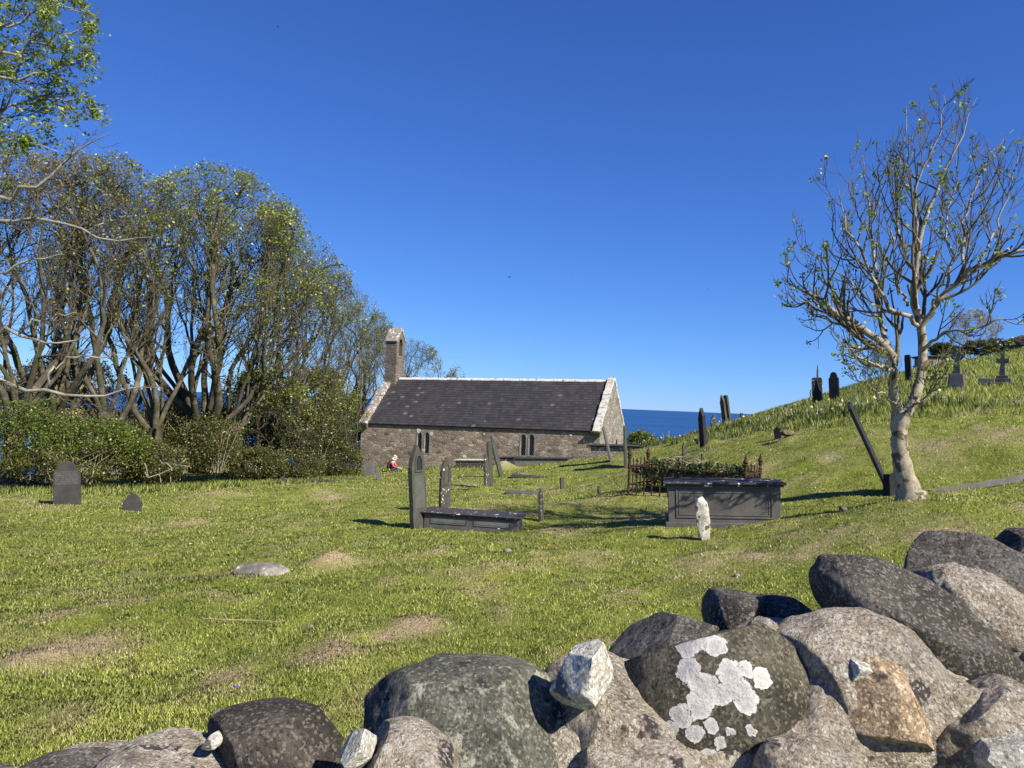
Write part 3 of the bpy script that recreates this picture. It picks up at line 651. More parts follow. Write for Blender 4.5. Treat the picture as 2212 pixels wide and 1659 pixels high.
# lying slabs set level with the grass
def ledger(label, X, Y, d, L, W, yaw, mat, tiltx=0.0, tilty=0.0, t=.1, up=.05, name='grave_slab'):
    q = hit(X, Y, d); b = MB(); b.box((-L/2, -W/2, -t), (L/2, W/2, 0)); o = b.build(name, mat, bevel=.01)
    o.location = q + Vector((0, 0, up)); o.rotation_euler = (tiltx, tilty, math.radians(yaw)); return tag(o, label, 'grave slab', 'flat grave slabs')
ledger('flat grey slab in the lawn right of the narrow lichened stones', 1130, 1066, 21, .9, .45, -6, M_SLATE_B, 0, .03)
ledger('long thin dark slab in the grass right of the leaning stone on its mound', 1150, 1031, 27.5, 1.5, .6, -3, M_SLATE, 0, .04)
ledger('long grey kerb slab running out of the photo to the right of the pale tree', 2120, 1047, 13.4, 2.3, .32, 7, M_SLATE_B, -.25, -.17, .12, .08)
ledger('dark flat slab in the grass at the foot of the hedge left of the church', 672, 1040, 33, 2.2, .8, -4, M_SLATE, 0, 0)
ledger('thin flat slab by the left church corner, right of the hedge slab', 760, 1036, 34, 1.0, .6, 0, M_SLATE_L, 0, 0)
ledger('pale flat slab on the hillside behind the wheel headed cross', 2070, 811, 31, 2.2, .5, 4, M_GREY, 0, -.1)
ledger('weathered pale slab on the slope at the right edge', 2205, 868, 19, .6, .3, 8, M_GREY, 0, -.12, .1, .07)
q = hit(1822, 1102, 11.8); V, F = rockmesh(.09, .06, .05, 3, 12, .1, 4); rock('stone_fragment', V, F, M_SLATE_B, Matrix.Translation(q+Vector((0, 0, .03))) @ Euler((0, .5, .2)).to_matrix().to_4x4())
tag(bpy.context.scene.collection.objects[-1], 'small broken piece of grey slate in the tree shadow', 'stone')
q = hit(566, 1233, 9.9); V, F = rockmesh(.36, .3, .13, 5, 21, .12, 4, .04)
o = rock('rock', V, F, stone('field_rock', (.08,.072,.062), (.16,.145,.125), (.32,.3,.26), 5, .8, .012, lich=(.5,.48,.43), lsc=9, lth=.63).m, Matrix.Translation(q+Vector((0, 0, .0))) @ Euler((.1, .06, .15)).to_matrix().to_4x4())
tag(o, 'flat grey and white rock half sunk in the lawn at left of centre', 'rock')
q = hit(1700, 950, 20.7); V, F = rockmesh(.2, .2, .09, 5, 23, .35, 4, .16)
o = rock('rock', V, F, stone('earth', (.06,.045,.025), (.13,.10,.06), (.24,.2,.11), 12, 1., .03).m, Matrix.Translation(q+Vector((0, 0, .08))))
tag(o, 'earthy brown lump on the slope beside the small black pointed stone', 'rock')
q = hit(2048+70, 878, 18.8); V, F = rockmesh(.16, .12, .07, 4, 24, .2, 2, .08)
o = rock('rock', V, F, bpy.data.materials['earth'], Matrix.Translation(q+Vector((0, 0, .03)))); tag(o, 'brown clod of earth on the slope near the right edge', 'rock')
o = None
V, F = rockmesh(.03, .025, .02, 2, 25, .2, 2)
for X, Y, d, s, lb in [(1096,1192,11.3,2.2,'small dark stub in the lawn below the low chest tomb'),(1005,1421,6.4,1.2,'small grey stone in the grass above the big grey boulder'),
                       (1592,1243,9.6,1.4,'small grey stone in the lawn above the wall, below the tomb'),(375,1047,27,3.4,'small brown stone on the rise left of centre'),(620,1042+7,28,2.6,'pale stone at the edge of the long grass by the hedge'),
                       (130,1200,12,1.2,'pale pebble in the lawn at left')]:
    q = hit(X, Y, d); o = rock('stone', V*s, F, M_GREY, Matrix.Translation(q+Vector((0, 0, .012*s)))); tag(o, lb, 'stone')

# ------------------------------------------------------------------ chest tombs
def chest(name, label, ztop, fl, fr, dl, dr, W, hgt, over=.08, lt=.06, panels=1, mat=M_TOMB, lid=M_LID, z=None, plinth=True, ins=None, frame=True, depth=.4, group='chest tombs'):
    a = P(fl[0], fl[1], dl); c = P(fr[0], fr[1], dr); L = math.hypot(c.x-a.x, c.y-a.y); yaw = math.atan2(c.y-a.y, c.x-a.x)
    za = a.z; zc = c.z
    root = empty(name, (a.x, a.y, za), yaw); tilt = math.atan2(zc-za, L); root.rotation_euler = (0, -tilt, yaw)
    tag(root, label, 'chest tomb', group)
    b = MB(); b.box((-over, -over, -lt*.5), (L+over, W+over, 0)); b.box((-over*.6, -over*.6, -lt), (L+over*.6, W+over*.6, -lt*.5)); b.build('lid', lid, root, bevel=.012)
    b = MB(); b.box((0, 0, -hgt-depth), (L, W, -lt)); b.build('chest', mat, root, bevel=.006)
    if plinth:
        b = MB(); b.box((-.05, -.06, -hgt-depth), (L+.05, W+.06, -hgt+.05)); b.build('plinth', mat, root, bevel=.01)
    if frame:
        for i in range(panels):
            e_ = min(.13, hgt*.17); x0 = .13+i*(L-.13)/panels; x1 = (i+1)*(L-.13)/panels; z0 = -hgt+e_; z1 = -lt-e_*.4
            for k, (g, pr) in enumerate(((0, .014), (.045, .008))[:1 if hgt < .4 else 2]):
                b = MB(); t = .022 if hgt > .4 else .012
                b.box((x0+g, -pr, z0+g), (x1-g, .002, z0+g+t)); b.box((x0+g, -pr, z1-g-t), (x1-g, .002, z1-g))
                b.box((x0+g, -pr, z0+g+t), (x0+g+t, .002, z1-g-t)); b.box((x1-g-t, -pr, z0+g+t), (x1-g, .002, z1-g-t)); b.build('moulding', mat, root, bevel=.003)
            if ins:
                b = MB(); b.box((x0+.03, -.004, z0+.03), (x1-.03, .003, z1-.03)); b.build('inscription', ins, root)
    return root, L
big, BL = chest('chest_tomb', 'big grey panelled chest tomb striped with tree shadows, in front of the rusty railing', 0, (1443,1041), (1686,1043), 13.35, 13.0, .82, .74, .085, .07, 1, M_TOMB)
small, SL = chest('chest_tomb', 'low dark chest tomb with two front panels at the foot of the tall pointed headstone', 0, (917,1104), (1119,1117.5), 15.0, 14.65, .62, .27, .07, .05, 2, M_SLATE_B, M_LID, ins=M_INSB, plinth=False)
# shrink the low tomb's mouldings is not needed: its panels are shallow by its height
chest('chest_tomb', 'chest tomb with a white lichened lid by the church wall', 0, (984,993), (1048,993.5), 40, 39.6, .8, .5, .07, .07, 1, M_SLATE_L, M_LIDW, plinth=False, frame=False)
chest('chest_tomb', 'long dark chest tomb in front of the right pair of church windows', 0, (1112,989.5), (1226,990), 37, 36.2, .9, .55, .06, .07, 1, M_GREY, M_SLATE, plinth=False, frame=False)
chest('chest_tomb', 'dark chest tomb partly hidden behind the long dark one by the church wall', 0, (1070,988), (1112,987), 40, 39.6, .8, .5, .07, .07, 1, M_SLATE_B, M_SLATE, plinth=False, frame=False)
chest('chest_tomb', 'long table tomb with a broad dark lid on rubble walls by the church gable', 0, (1276,960), (1404,963.5), 36.5, 35.6, 1.0, .75, .12, .11, 1, mat_rubble('tomb_rubble', [(.2,.18,.15),(.32,.29,.25),(.25,.22,.18)], (.2,.18,.15), (.66,.64,.6), .58, (5,5,9)), M_SLATE, plinth=False, frame=False)
chest('chest_tomb', 'low layered grey table tomb on the hill behind the wheel headed cross', 0, (1998,768), (2052,769), 38, 38, 1.0, .5, .12, .1, 1, M_GREY, M_SLATE, frame=False)

# ------------------------------------------------------------------ crosses on the hill
M_CROSS = stone('dark_cross_stone', (.06,.055,.05), (.10,.095,.085), (.16,.15,.135), 6, .6, .008, lich=(.5,.5,.46), lsc=14, lth=.72).m
def cross(label, bx, by, d, s, ring, yaw, mat):
    q = hit(bx, by, d); root = empty('stone_cross', q, math.radians(yaw)); tag(root, label, 'stone cross', 'stone crosses')
    b = MB()
    if ring:
        b.prism([(-.36*s, -.3), (.36*s, -.3), (.36*s, .06), (-.36*s, .06)], -.3*s, .3*s); b.build('plinth', mat, root, bevel=.02)
        b = MB(); v = [(-.27*s,-.22*s,.06),(.27*s,-.22*s,.06),(.27*s,.22*s,.06),(-.27*s,.22*s,.06),(-.22*s,-.17*s,.55*s),(.22*s,-.17*s,.55*s),(.22*s,.17*s,.55*s),(-.22*s,.17*s,.55*s)]
        b.add(v, [(0,3,2,1),(4,5,6,7),(0,1,5,4),(1,2,6,5),(2,3,7,6),(3,0,4,7)]); pd = b.build('pedestal', mat, root, bevel=.02)
        b = MB(); b.add([(-.21*s, -.216*s, .12), (.21*s, -.216*s, .12), (.17*s, -.181*s, .5*s), (-.17*s, -.181*s, .5*s)], [(0, 1, 2, 3)]); b.build('inscription', M_INSB, pd)
        z0 = .55*s
        b = MB(); b.prism([(-.12*s, z0), (.12*s, z0), (.085*s, z0+.5*s), (.085*s, z0+.62*s), (.26*s, z0+.62*s), (.26*s, z0+.8*s), (.085*s, z0+.8*s), (.09*s, z0+1.0*s), (-.09*s, z0+1.0*s), (-.085*s, z0+.8*s), (-.26*s, z0+.8*s), (-.26*s, z0+.62*s), (-.085*s, z0+.62*s), (-.085*s, z0+.5*s)], -.07*s, .07*s)
        b.build('cross_shaft', mat, root, bevel=.01)
        b = MB(); n = 28; ro_, ri = .24*s, .17*s; cz = z0+.71*s; vv = []
        for yv in (-.05*s, .05*s):
            for R_ in (ro_, ri):
                for i in range(n): vv.append((R_*math.cos(2*math.pi*i/n), yv, cz+R_*math.sin(2*math.pi*i/n)))
        ff = []
        for i in range(n):
            j = (i+1) % n; ff += [(i, j, n+j, n+i), (2*n+i, 3*n+i, 3*n+j, 2*n+j), (i, 2*n+i, 2*n+j, j), (n+i, n+j, 3*n+j, 3*n+i)]
        b.add(vv, ff); b.build('wheel', mat, root)
    else:
        for k, (a_, h0, h1_) in enumerate(((.42, -.3, .1), (.3, .1, .26), (.2, .26, .38))):
            b = MB(); b.box((-a_*s, -a_*s*.7, h0*s), (a_*s, a_*s*.7, h1_*s)); b.build('step', mat, root, bevel=.015)
        z0 = .38*s
        b = MB(); b.prism([(-.1*s, z0), (.1*s, z0), (.07*s, z0+.48*s), (.21*s, z0+.48*s), (.21*s, z0+.66*s), (.07*s, z0+.66*s), (.07*s, z0+.86*s), (-.07*s, z0+.86*s), (-.07*s, z0+.66*s), (-.21*s, z0+.66*s), (-.21*s, z0+.48*s), (-.07*s, z0+.48*s)], -.07*s, .07*s)
        b.build('cross_shaft', mat, root, bevel=.01)
cross('wheel headed stone cross on a tapered inscribed pedestal on the hillside', 2066, 841, 25, .9, True, -38, M_CROSS)
cross('smaller plain stone cross on steps near the right edge of the hillside', 2165, 834, 25, .82, False, -38, M_CROSS)
cross('tiny stone cross far off on the skyline left of the square topped headstone', 1751, 857, 38, .42, False, 50, M_GREY)
q = hit(2131, 836, 25.5); b = MB(); b.box((-.22, -.14, -.3), (.22, .14, .26)); o = b.build('stone_block', M_GREY, bevel=.02); o.location = q; o.rotation_euler = (0, 0, -.6)
tag(o, 'low square stone block on the grass between the two crosses', 'stone block')

# ------------------------------------------------------------------ rusty railing round a grave
FL = P(1357.5, 1068, 18.0); FR0 = P(1609, 1060, 16.4)
rail = empty('iron_railing', (FL.x, FL.y, P(1360,1006,18).z)); tag(rail, 'rusty cast iron railing with spear posts round an ivy grown grave', 'railing')
fa = Vector((FL.x, FL.y, 0)); fb = Vector((FR0.x, FR0.y, 0)); fdir = (fb-fa).normalized(); fper = Vector((-fdir.y, fdir.x, 0)); FLn = (fb-fa).length; FWd = .98
zl = P(1360, 1006, 18).z; zr = P(1605, 1025.5, 16.4).z; dz = (zr-zl)/FLn
def fp(u, v, z): return fdir*u + fper*v + Vector((0, 0, dz*u+z))
def fpost(u, v, big=True):
    b = MB(); c = fp(u, v, 0)
    b.lathe([(.034, -.95), (.034, -.62), (.045, -.6), (.045, -.56), (.03, -.54), (.03, -.06), (.045, -.04), (.045, .04), (.034, .06), (.034, .17), (.052, .19), (.052, .215), (.03, .225), (.058, .255), (.058, .28), (.035, .33), (.004, .43)], c, 10)
    b.build('post', M_RUST, rail, smooth=False)
for u, v in ((0, 0), (FLn, 0), (0, FWd), (FLn, FWd)): fpost(u, v)
def side(p0, p1):
    n = round((p1-p0).length/.19); dv = (p1-p0)/n; ex = (p1-p0).normalized()
    for z, r_ in ((0, .019), (-.42, .016), (-.82, .018)):
        b = MB(); b.tube([p0+Vector((0, 0, z)), p1+Vector((0, 0, z))], r_, 6); b.build('rail', M_RUST, rail)
    for i in range(1, n):
        c = p0+dv*i; b = MB()
        b.lathe([(.015, -.9), (.015, -.5), (.028, -.48), (.028, -.45), (.016, -.43), (.016, -.3)], c, 6)
        b.lathe([(.024, -.02), (.024, .02), (.013, .03), (.013, .08), (.024, .09), (.013, .1), (.022, .13), (.004, .2)], c, 6)
        for sg in (-1, 1):                                     # ogee arms rising to the rail, and the little side leaves of the finial
            b.tube([c+Vector((0, 0, -.30)), c+ex*sg*.03+Vector((0, 0, -.24)), c+ex*sg*.075+Vector((0, 0, -.16)), c+ex*sg*.088+Vector((0, 0, -.08)), c+ex*sg*.094+Vector((0, 0, 0))], .011, 5, False)
            b.tube([c+Vector((0, 0, .09)), c+ex*sg*.022+Vector((0, 0, .12)), c+ex*sg*.03+Vector((0, 0, .15))], [.008, .009, .003], 5)
        b.build('baluster', M_RUST, rail)
        b = MB(); m_ = c
        for ox, oz, r_ in ((0, -.085, .034), (-.034, -.135, .032), (.034, -.135, .032)):
            b.tube([m_+ex*ox+Vector((0, 0, oz))-fper*.006, m_+ex*ox+Vector((0, 0, oz))+fper*.006], r_, 9)
        b.tube([m_+Vector((0, 0, -.3)), m_+Vector((0, 0, -.02))], .008, 5)
        b.build('trefoil', M_RUST, rail)
side(fp(0, 0, 0), fp(FLn, 0, 0)); side(fp(0, FWd, 0), fp(FLn, FWd, 0)); side(fp(0, 0, 0), fp(0, FWd, 0)); side(fp(FLn, 0, 0), fp(FLn, FWd, 0))

# ------------------------------------------------------------------ leaf cloud helper
def leafquads(c, size, r, up=.35):
    n = len(c); nrm = r.normal(size=(n, 3)); nrm[:, 2] = np.abs(nrm[:, 2])+up; nrm /= np.linalg.norm(nrm, axis=1)[:, None]
    t = r.normal(size=(n, 3)); a = np.cross(nrm, t); a /= np.linalg.norm(a, axis=1)[:, None]; b_ = np.cross(nrm, a)
    s = (size*(.6+.8*r.random(n)))[:, None] if not hasattr(size, 'shape') else size[:, None]
    V = np.stack([c-a*s*.5, c-b_*s*.32+nrm*s*.06, c+a*s*.5, c+b_*s*.32+nrm*s*.06], 1).reshape(-1, 3)
    return V, np.arange(4*n).reshape(-1, 4)
def clumps(ells, nclump, per, rel, seed, shell=.55):
    """leaf centres gathered in clumps through the outer part of ellipsoids (cx,cy,cz,rx,ry,rz)"""
    r = np.random.default_rng(seed); out = []; tone = []; vol = np.array([e[3]*e[5] for e in ells]); vol = vol/vol.sum()
    for e, f in zip(ells, vol):
        k = max(4, int(nclump*f)); d = r.normal(size=(k, 3)); d /= np.linalg.norm(d, axis=1)[:, None]
        d = d*(shell+(1-shell)*r.random(k)**.5)[:, None]*(1+.5*fbm(d*1.6+seed, seed, 2))[:, None]
        R_ = np.array(e[3:]); c = np.array(e[:3])+d*R_; s = rel*min(R_[0], R_[2])*(.6+.8*r.random(k))
        p = c[:, None]+r.normal(size=(k, per, 3))*s[:, None, None]*np.array([1, 1, .7]); out.append(p.reshape(-1, 3))
        tone.append((np.repeat(r.random(k), per)*.6+.4*r.random(k*per)))
    return np.concatenate(out), np.concatenate(tone)
M_IVY = leafmat('ivy_leaf', (.025,.05,.012), (.06,.10,.02), (.15,.21,.05), 3)
M_BRAM = leafmat('bramble_leaf', (.035,.045,.012), (.085,.095,.022), (.19,.18,.05), 1.5)
M_HAW = leafmat('bright_leaf', (.045,.075,.010), (.11,.155,.022), (.23,.27,.05), .9)
M_DEAD = Mat('dry_stem').col((.36,.3,.2)).m
M_STEM = Mat('bramble_stem').col((.12,.085,.055)).m

ivc = [tuple(rail.location + fp(FLn*t, FWd*.72, -.08-.1*abs(t-.5)))+(.40, .24, .26) for t in np.linspace(.14, .9, 6)]
ivy = empty('ivy', ivc[2][:3]); tag(ivy, 'tangled ivy growing over the top of the rusty railing', 'ivy'); bpy.context.view_layer.update()
c, t = clumps(ivc, 190, 60, .22, 4, .6); V, F = leafquads(c-np.array(ivc[2][:3]), .055, np.random.default_rng(4)); npmesh('leaves', V, F, M_IVY, ivy, attrs={'tone': np.repeat(t, 4)})
lo = [tuple(rail.location + fp(FLn*t, FWd*.6, -.7))+(.35, .3, .22) for t in np.linspace(.1, .92, 6)]
c, t = clumps(lo, 60, 60, .22, 14, .3); V, F = leafquads(c-np.array(ivc[2][:3]), .05, np.random.default_rng(14)); npmesh('leaves', V, F, M_BRAM, ivy, attrs={'tone': np.repeat(t, 4)})
q = random.Random(4); b = MB()
for k in range(46):
    e = q.choice(ivc); p = Vector((q.gauss(0, .3), q.gauss(0, .3), q.uniform(.1, .34)))+Vector(e[:3])-Vector(ivc[2][:3]); pts = [p]
    a = q.uniform(0, 6.28)
    for j in range(5): a += q.uniform(-.7, .7); p = p+Vector((math.cos(a)*.07, math.sin(a)*.07, q.uniform(-.05, .04))); pts.append(p)
    b.tube(pts, [.008, .008, .007, .006, .005, .003], 4, False)
b.build('stems', M_DEAD, ivy)

# ------------------------------------------------------------------ trees: all branches of a level grow at once
def rot_away(d, ang, r):
    """unit vectors at an angle ang from d, random azimuth"""
    t = r.normal(size=d.shape); t -= (t*d).sum(-1, keepdims=True)*d; t /= np.linalg.norm(t, axis=-1, keepdims=True)+1e-9
    return d*np.cos(ang)[..., None]+t*np.sin(ang)[..., None]
def grow(p, d, L, R, nseg, jit, up, env, r, bend=None, tip=.18, fit=True, steer=None, env2=None):
    n = len(p)
    if env is not None and fit:
        L = L.copy()
        for _ in range(4): L = np.where(env(p+d*L[:, None]*.92), L, L*.68)
    pts = [p]; rad = [R]; alive = np.ones(n, bool)
    for i in range(nseg):
        d = d + r.normal(size=(n, 3))*jit + np.array([0, 0, up*(.5+1.0*i/nseg)])
        if bend is not None: d = d + bend
        d /= np.linalg.norm(d, axis=1)[:, None]
        q = pts[-1] + d*(L/nseg)[:, None]
        if steer is not None:
            out = ~env(q); tc = steer-q; tc /= np.linalg.norm(tc, axis=1)[:, None]
            d = np.where(out[:, None], d*.7+tc*.5+np.array([0, 0, .12]), d); d /= np.linalg.norm(d, axis=1)[:, None]; q = pts[-1] + d*(L/nseg)[:, None]
            alive = alive & (env2(q) if env2 else True)
        elif env is not None: alive = alive & env(q)
        q = np.where(alive[:, None], q, pts[-1]); pts.append(q)
        rad.append(np.where(alive, R*(1-(1-tip)*(i+1)/nseg), rad[-1]*.3))
    return np.stack(pts, 1), np.stack(rad, 1), d, alive
def kids(Pt, Rd, m, t0, t1, ang0, ang1, lr, lvar, rr, r, Lp, rmin):
    n, k, _ = Pt.shape; t = t0+(t1-t0)*((np.arange(m)[None]+r.random((n, m)))/m); f = t*(k-1); i = np.minimum(f.astype(int), k-2); g = (f-i)[..., None]
    a = np.take_along_axis(Pt, i[..., None].repeat(3, 2), 1); b_ = np.take_along_axis(Pt, (i+1)[..., None].repeat(3, 2), 1)
    p = a+(b_-a)*g; d = b_-a; ok = np.linalg.norm(d, axis=-1) > 1e-5; d = d/(np.linalg.norm(d, axis=-1, keepdims=True)+1e-9)
    ra = np.take_along_axis(Rd, i, 1); d = rot_away(d, ang0+(ang1-ang0)*r.random((n, m)), r)
    L = Lp[:, None]*lr*(1-.35*t)*(1-lvar+2*lvar*r.random((n, m))); R = np.maximum(np.minimum(ra*rr, ra*.95), rmin)
    s = ok.ravel(); return p.reshape(-1, 3)[s], d.reshape(-1, 3)[s], L.ravel()[s], R.ravel()[s]
def tubes(sets):
    Vs = []; Fs = []; off = 0
    for Pt, Rd, k in sets:
        n, m, _ = Pt.shape; T = np.gradient(Pt, axis=1); T /= np.linalg.norm(T, axis=-1, keepdims=True)+1e-9
        ref = np.array([.31, .17, .93]) if m else 0; ref = np.where(np.abs(T[..., 2:3]) > .85, np.array([1., .1, 0]), np.array([0, 0, 1.]))
        # one reference per branch so that rings do not twist
        ref = np.repeat(ref[:, m//2:m//2+1], m, 1)
        E = np.cross(T, ref); E /= np.linalg.norm(E, axis=-1, keepdims=True)+1e-9; Gv = np.cross(T, E)
        an = 2*np.pi*np.arange(k)/k; ring = E[:, :, None]*np.cos(an)[None, None, :, None]+Gv[:, :, None]*np.sin(an)[None, None, :, None]
        V = Pt[:, :, None]+ring*Rd[:, :, None, None]; Vs.append(V.reshape(-1, 3))
        id_ = (np.arange(n*m*k)+off).reshape(n, m, k); nx_ = np.roll(id_, -1, 2)
        F = np.stack([id_[:, :-1], nx_[:, :-1], nx_[:, 1:], id_[:, 1:]], -1)
        live = np.linalg.norm(Pt[:, 1:]-Pt[:, :-1], axis=-1) > 1e-5
        Fs.append(F[live].reshape(-1, 4)); off += n*m*k
    return np.concatenate(Vs), np.concatenate(Fs)
def ellenv(ells):
    E = np.array(ells)
    def f(q):
        v = (np.abs((q[:, None]-E[None, :, :3])/E[None, :, 3:])**2.05).sum(-1).min(1)
        return v < 1.0+.35*fbm(q*1.1, 5, 2)
    return f
def resample(pts, n, r=None, jit=0.0):
    pts = np.array(pts, float); s = np.r_[0, np.cumsum(np.linalg.norm(np.diff(pts, axis=0), axis=1))]; t = np.linspace(0, s[-1], n)
    o = np.stack([np.interp(t, s, pts[:, i]) for i in range(3)], 1)
    o[1:-1] = (o[:-2]+2*o[1:-1]+o[2:])/4
    if r is not None: o[1:-1] += r.normal(size=(n-2, 3))*jit
    return o, s[-1]

def finish_tree(name, label, origin, big, small, leafpos, leafn, leafsize, mat_b, mat_s, mat_l, seed, group, ivy=None, spread=.12, cat='tree', up=.35):
    r = np.random.default_rng(seed); O = np.array(origin); root = empty(name, origin); tag(root, label, cat, group)
    V, F = tubes(big); npmesh('trunk', V-O, F, mat_b, root, True)
    if small: V, F = tubes(small); npmesh('branches', V-O, F, mat_s, root, True)
    if leafn:
        n = len(leafpos); c = np.repeat(leafpos, leafn, 0)+r.normal(size=(n*leafn, 3))*spread
        V, F = leafquads(c-O, leafsize, r, up); tone = np.clip(np.repeat(r.random(n), leafn)*.5+r.random(n*leafn)*.5, 0, 1)
        npmesh('foliage', V, F, mat_l, root, attrs={'tone': np.repeat(tone, 4)})
    if ivy is not None:
        n = len(ivy); V, F = leafquads(ivy-O, .09, r); npmesh('ivy', V, F, M_IVY, root, attrs={'tone': np.repeat(r.random(n), 4)})
    return root

M_BUD = leafmat('young_green_leaf', (.10,.14,.02), (.20,.27,.035), (.34,.40,.08), 1.5, .35)
M_OLV = leafmat('olive_leaf', (.13,.16,.025), (.24,.275,.04), (.36,.40,.08), .5, .4)
M_BRZ = leafmat('bronze_leaf', (.16,.14,.045), (.26,.235,.075), (.36,.35,.11), .5, .35)

# --- the pale tree on the right, its main limbs laid along the ones in the photograph (x, y, depth, radius)
r = np.random.default_rng(11)
TB = hit(1962, 1079, 11.7)
def limb(pts, n, jit=.012):
    w_ = [P(a, b_, c) for a, b_, c, _ in pts]; o_, L = resample(w_, n, r, jit)
    s = np.linspace(0, 1, len(pts)); rad = np.interp(np.linspace(0, 1, n), s, [p_[3] for p_ in pts]); return o_, rad, L
td = TB.y
trunk = [(1972,1094,td,.30),(1964,1064,td,.175),(1953,1020,td,.145),(1945,985,td,.135),(1941,950,td,.125),(1942,920,td,.12),(1948,893,td,.145)]
limbs = [
 [(1946,900,td,.13),(1932,868,td,.10),(1925,830,td-.05,.085),(1928,800,td-.1,.08),(1932,770,td-.1,.075),(1900,728,td-.1,.065),(1850,705,td-.2,.05),(1812,672,td-.2,.04),(1760,640,td-.3,.025),(1688,602,td-.4,.01)],
 [(1950,900,td,.13),(1972,868,td,.11),(1990,840,td+.05,.095),(1993,800,td+.1,.09),(1988,740,td+.1,.085),(1985,700,td+.1,.075),(1966,650,td+.1,.06),(1978,590,td+.1,.05),(1986,545,td+.1,.045),(1990,480,td+.1,.035),(2018,430,td+.1,.028),(2042,370,td+.1,.02),(2080,290,td,.012),(2110,210,td,.006)],
 [(1986,715,td+.1,.07),(2008,672,td,.06),(2045,625,td-.1,.055),(2085,600,td-.2,.05),(2115,570,td-.3,.045),(2165,550,td-.4,.04),(2230,535,td-.6,.03),(2290,500,td-.7,.012)],
 [(1932,770,td-.1,.06),(1905,720,td+.2,.05),(1905,690,td+.3,.045),(1890,640,td+.4,.04),(1895,560,td+.5,.032),(1880,480,td+.5,.024),(1870,400,td+.5,.012),(1862,330,td+.5,.006)],
 [(1985,705,td+.1,.05),(1955,680,td-.2,.045),(1915,660,td-.4,.04),(1890,600,td-.5,.03),(1860,540,td-.6,.022),(1820,470,td-.6,.012),(1810,400,td-.6,.006)],
 [(2085,600,td-.2,.035),(2078,550,td,.03),(2085,470,td+.1,.025),(2100,420,td+.1,.018),(2140,330,td+.2,.01),(2190,280,td+.2,.005)],
 [(1986,545,td+.1,.03),(1975,450,td-.1,.025),(1985,370,td-.2,.02),(2030,300,td-.3,.014),(2037,200,td-.3,.006)],
 [(1850,705,td-.2,.035),(1808,700,td+.1,.028),(1770,680,td+.2,.02),(1730,650,td+.3,.012),(1700,640,td+.3,.006)],
 [(1930,800,td-.1,.04),(1900,790,td-.5,.03),(1850,770,td-.8,.02),(1815,740,td-.9,.012),(1790,700,td-.9,.006)],
 [(1990,760,td+.1,.045),(2030,720,td-.4,.03),(2090,715,td-.7,.025),(2150,690,td-.9,.018),(2215,700,td-1,.01)],
 [(1968,880,td,.03),(2000,858,td-.4,.022),(2020,810,td-.6,.016),(2025,770,td-.6,.008)],
 [(1940,880,td-.05,.025),(1905,850,td-.3,.02),(1865,820,td-.4,.012),(1845,790,td-.4,.006)],
 [(1978,600,td,.035),(1950,540,td+.4,.028),(1935,450,td+.6,.022),(1945,350,td+.7,.014),(1957,230,td+.7,.006)],
 [(2045,625,td,.035),(2060,560,td+.5,.028),(2040,480,td+.7,.02),(2065,400,td+.8,.014),(2062,300,td+.8,.006)],
 [(2115,570,td-.3,.03),(2150,500,td,.022),(2175,430,td,.015),(2200,330,td,.006)],
 [(1915,715,td,.035),(1870,660,td+.6,.028),(1830,600,td+.9,.018),(1780,560,td+1,.012),(1730,540,td+1,.006)],
 [(1960,660,td,.03),(1930,600,td-.9,.022),(1925,520,td-1.2,.014),(1910,440,td-1.3,.006)],
 [(2010,672,td,.03),(2040,600,td-1,.022),(2070,520,td-1.3,.014),(2080,440,td-1.4,.006)]]
to, tr_, _ = limb(trunk, 26, .006)
# swelling and knots on the trunk
tr_ = tr_*(1+.05*np.sin(np.linspace(0, 7, 26))+.03*r.normal(size=26))
M_ = 18; Ls = [limb(l, M_, .02) for l in limbs]; LP = np.stack([l[0] for l in Ls]); LR = np.stack([l[1] for l in Ls])*.74; LL = np.array([l[2] for l in Ls])
c0 = P(1985, 560, 11.8); env = ellenv([(c0.x, c0.y, c0.z-.1, 2.25, 2.0, 2.5), (c0.x+.5, c0.y, c0.z+1.2, 1.3, 1.4, 1.55)])
p, d, L, R = kids(LP, LR, 10, .18, .98, .5, 1.1, .42, .35, .62, r, LL, .007)
L = np.clip(L, .25, 1.1); A1 = grow(p, d, L, R, 8, .09, .20, env, r, tip=.45)
p, d, L2, R = kids(A1[0], A1[1], 4, .25, .95, .5, 1.0, .55, .3, .8, r, L, .005); L2 = np.clip(L2, .12, .6)
A2 = grow(p, d, L2, R, 6, .08, .22, env, r, tip=.7)
p, d, L3, R = kids(A2[0], A2[1], 1, .3, .95, .4, .9, .6, .3, .8, r, L2, .005); A3 = grow(p, d, np.clip(L3, .05, .3), R, 4, .08, .14, env, r, tip=.6)
tips = np.concatenate([A1[0][:, -1], A2[0][:, -1], A3[0][:, -1], A2[0][:, 3]]); tips = tips[r.random(len(tips)) < .16]
pale = finish_tree('tree', 'pale barked tree with swollen trunk and opening leaf buds, on the slope at right', TB, [(to[None], tr_[None], 14), (LP, LR, 8)],
    [(A1[0], A1[1], 5), (A2[0], A2[1], 4), (A3[0], A3[1], 3)], tips, 8, .055, M_BARK, M_TWIG, M_BUD, 12, None, spread=.03)

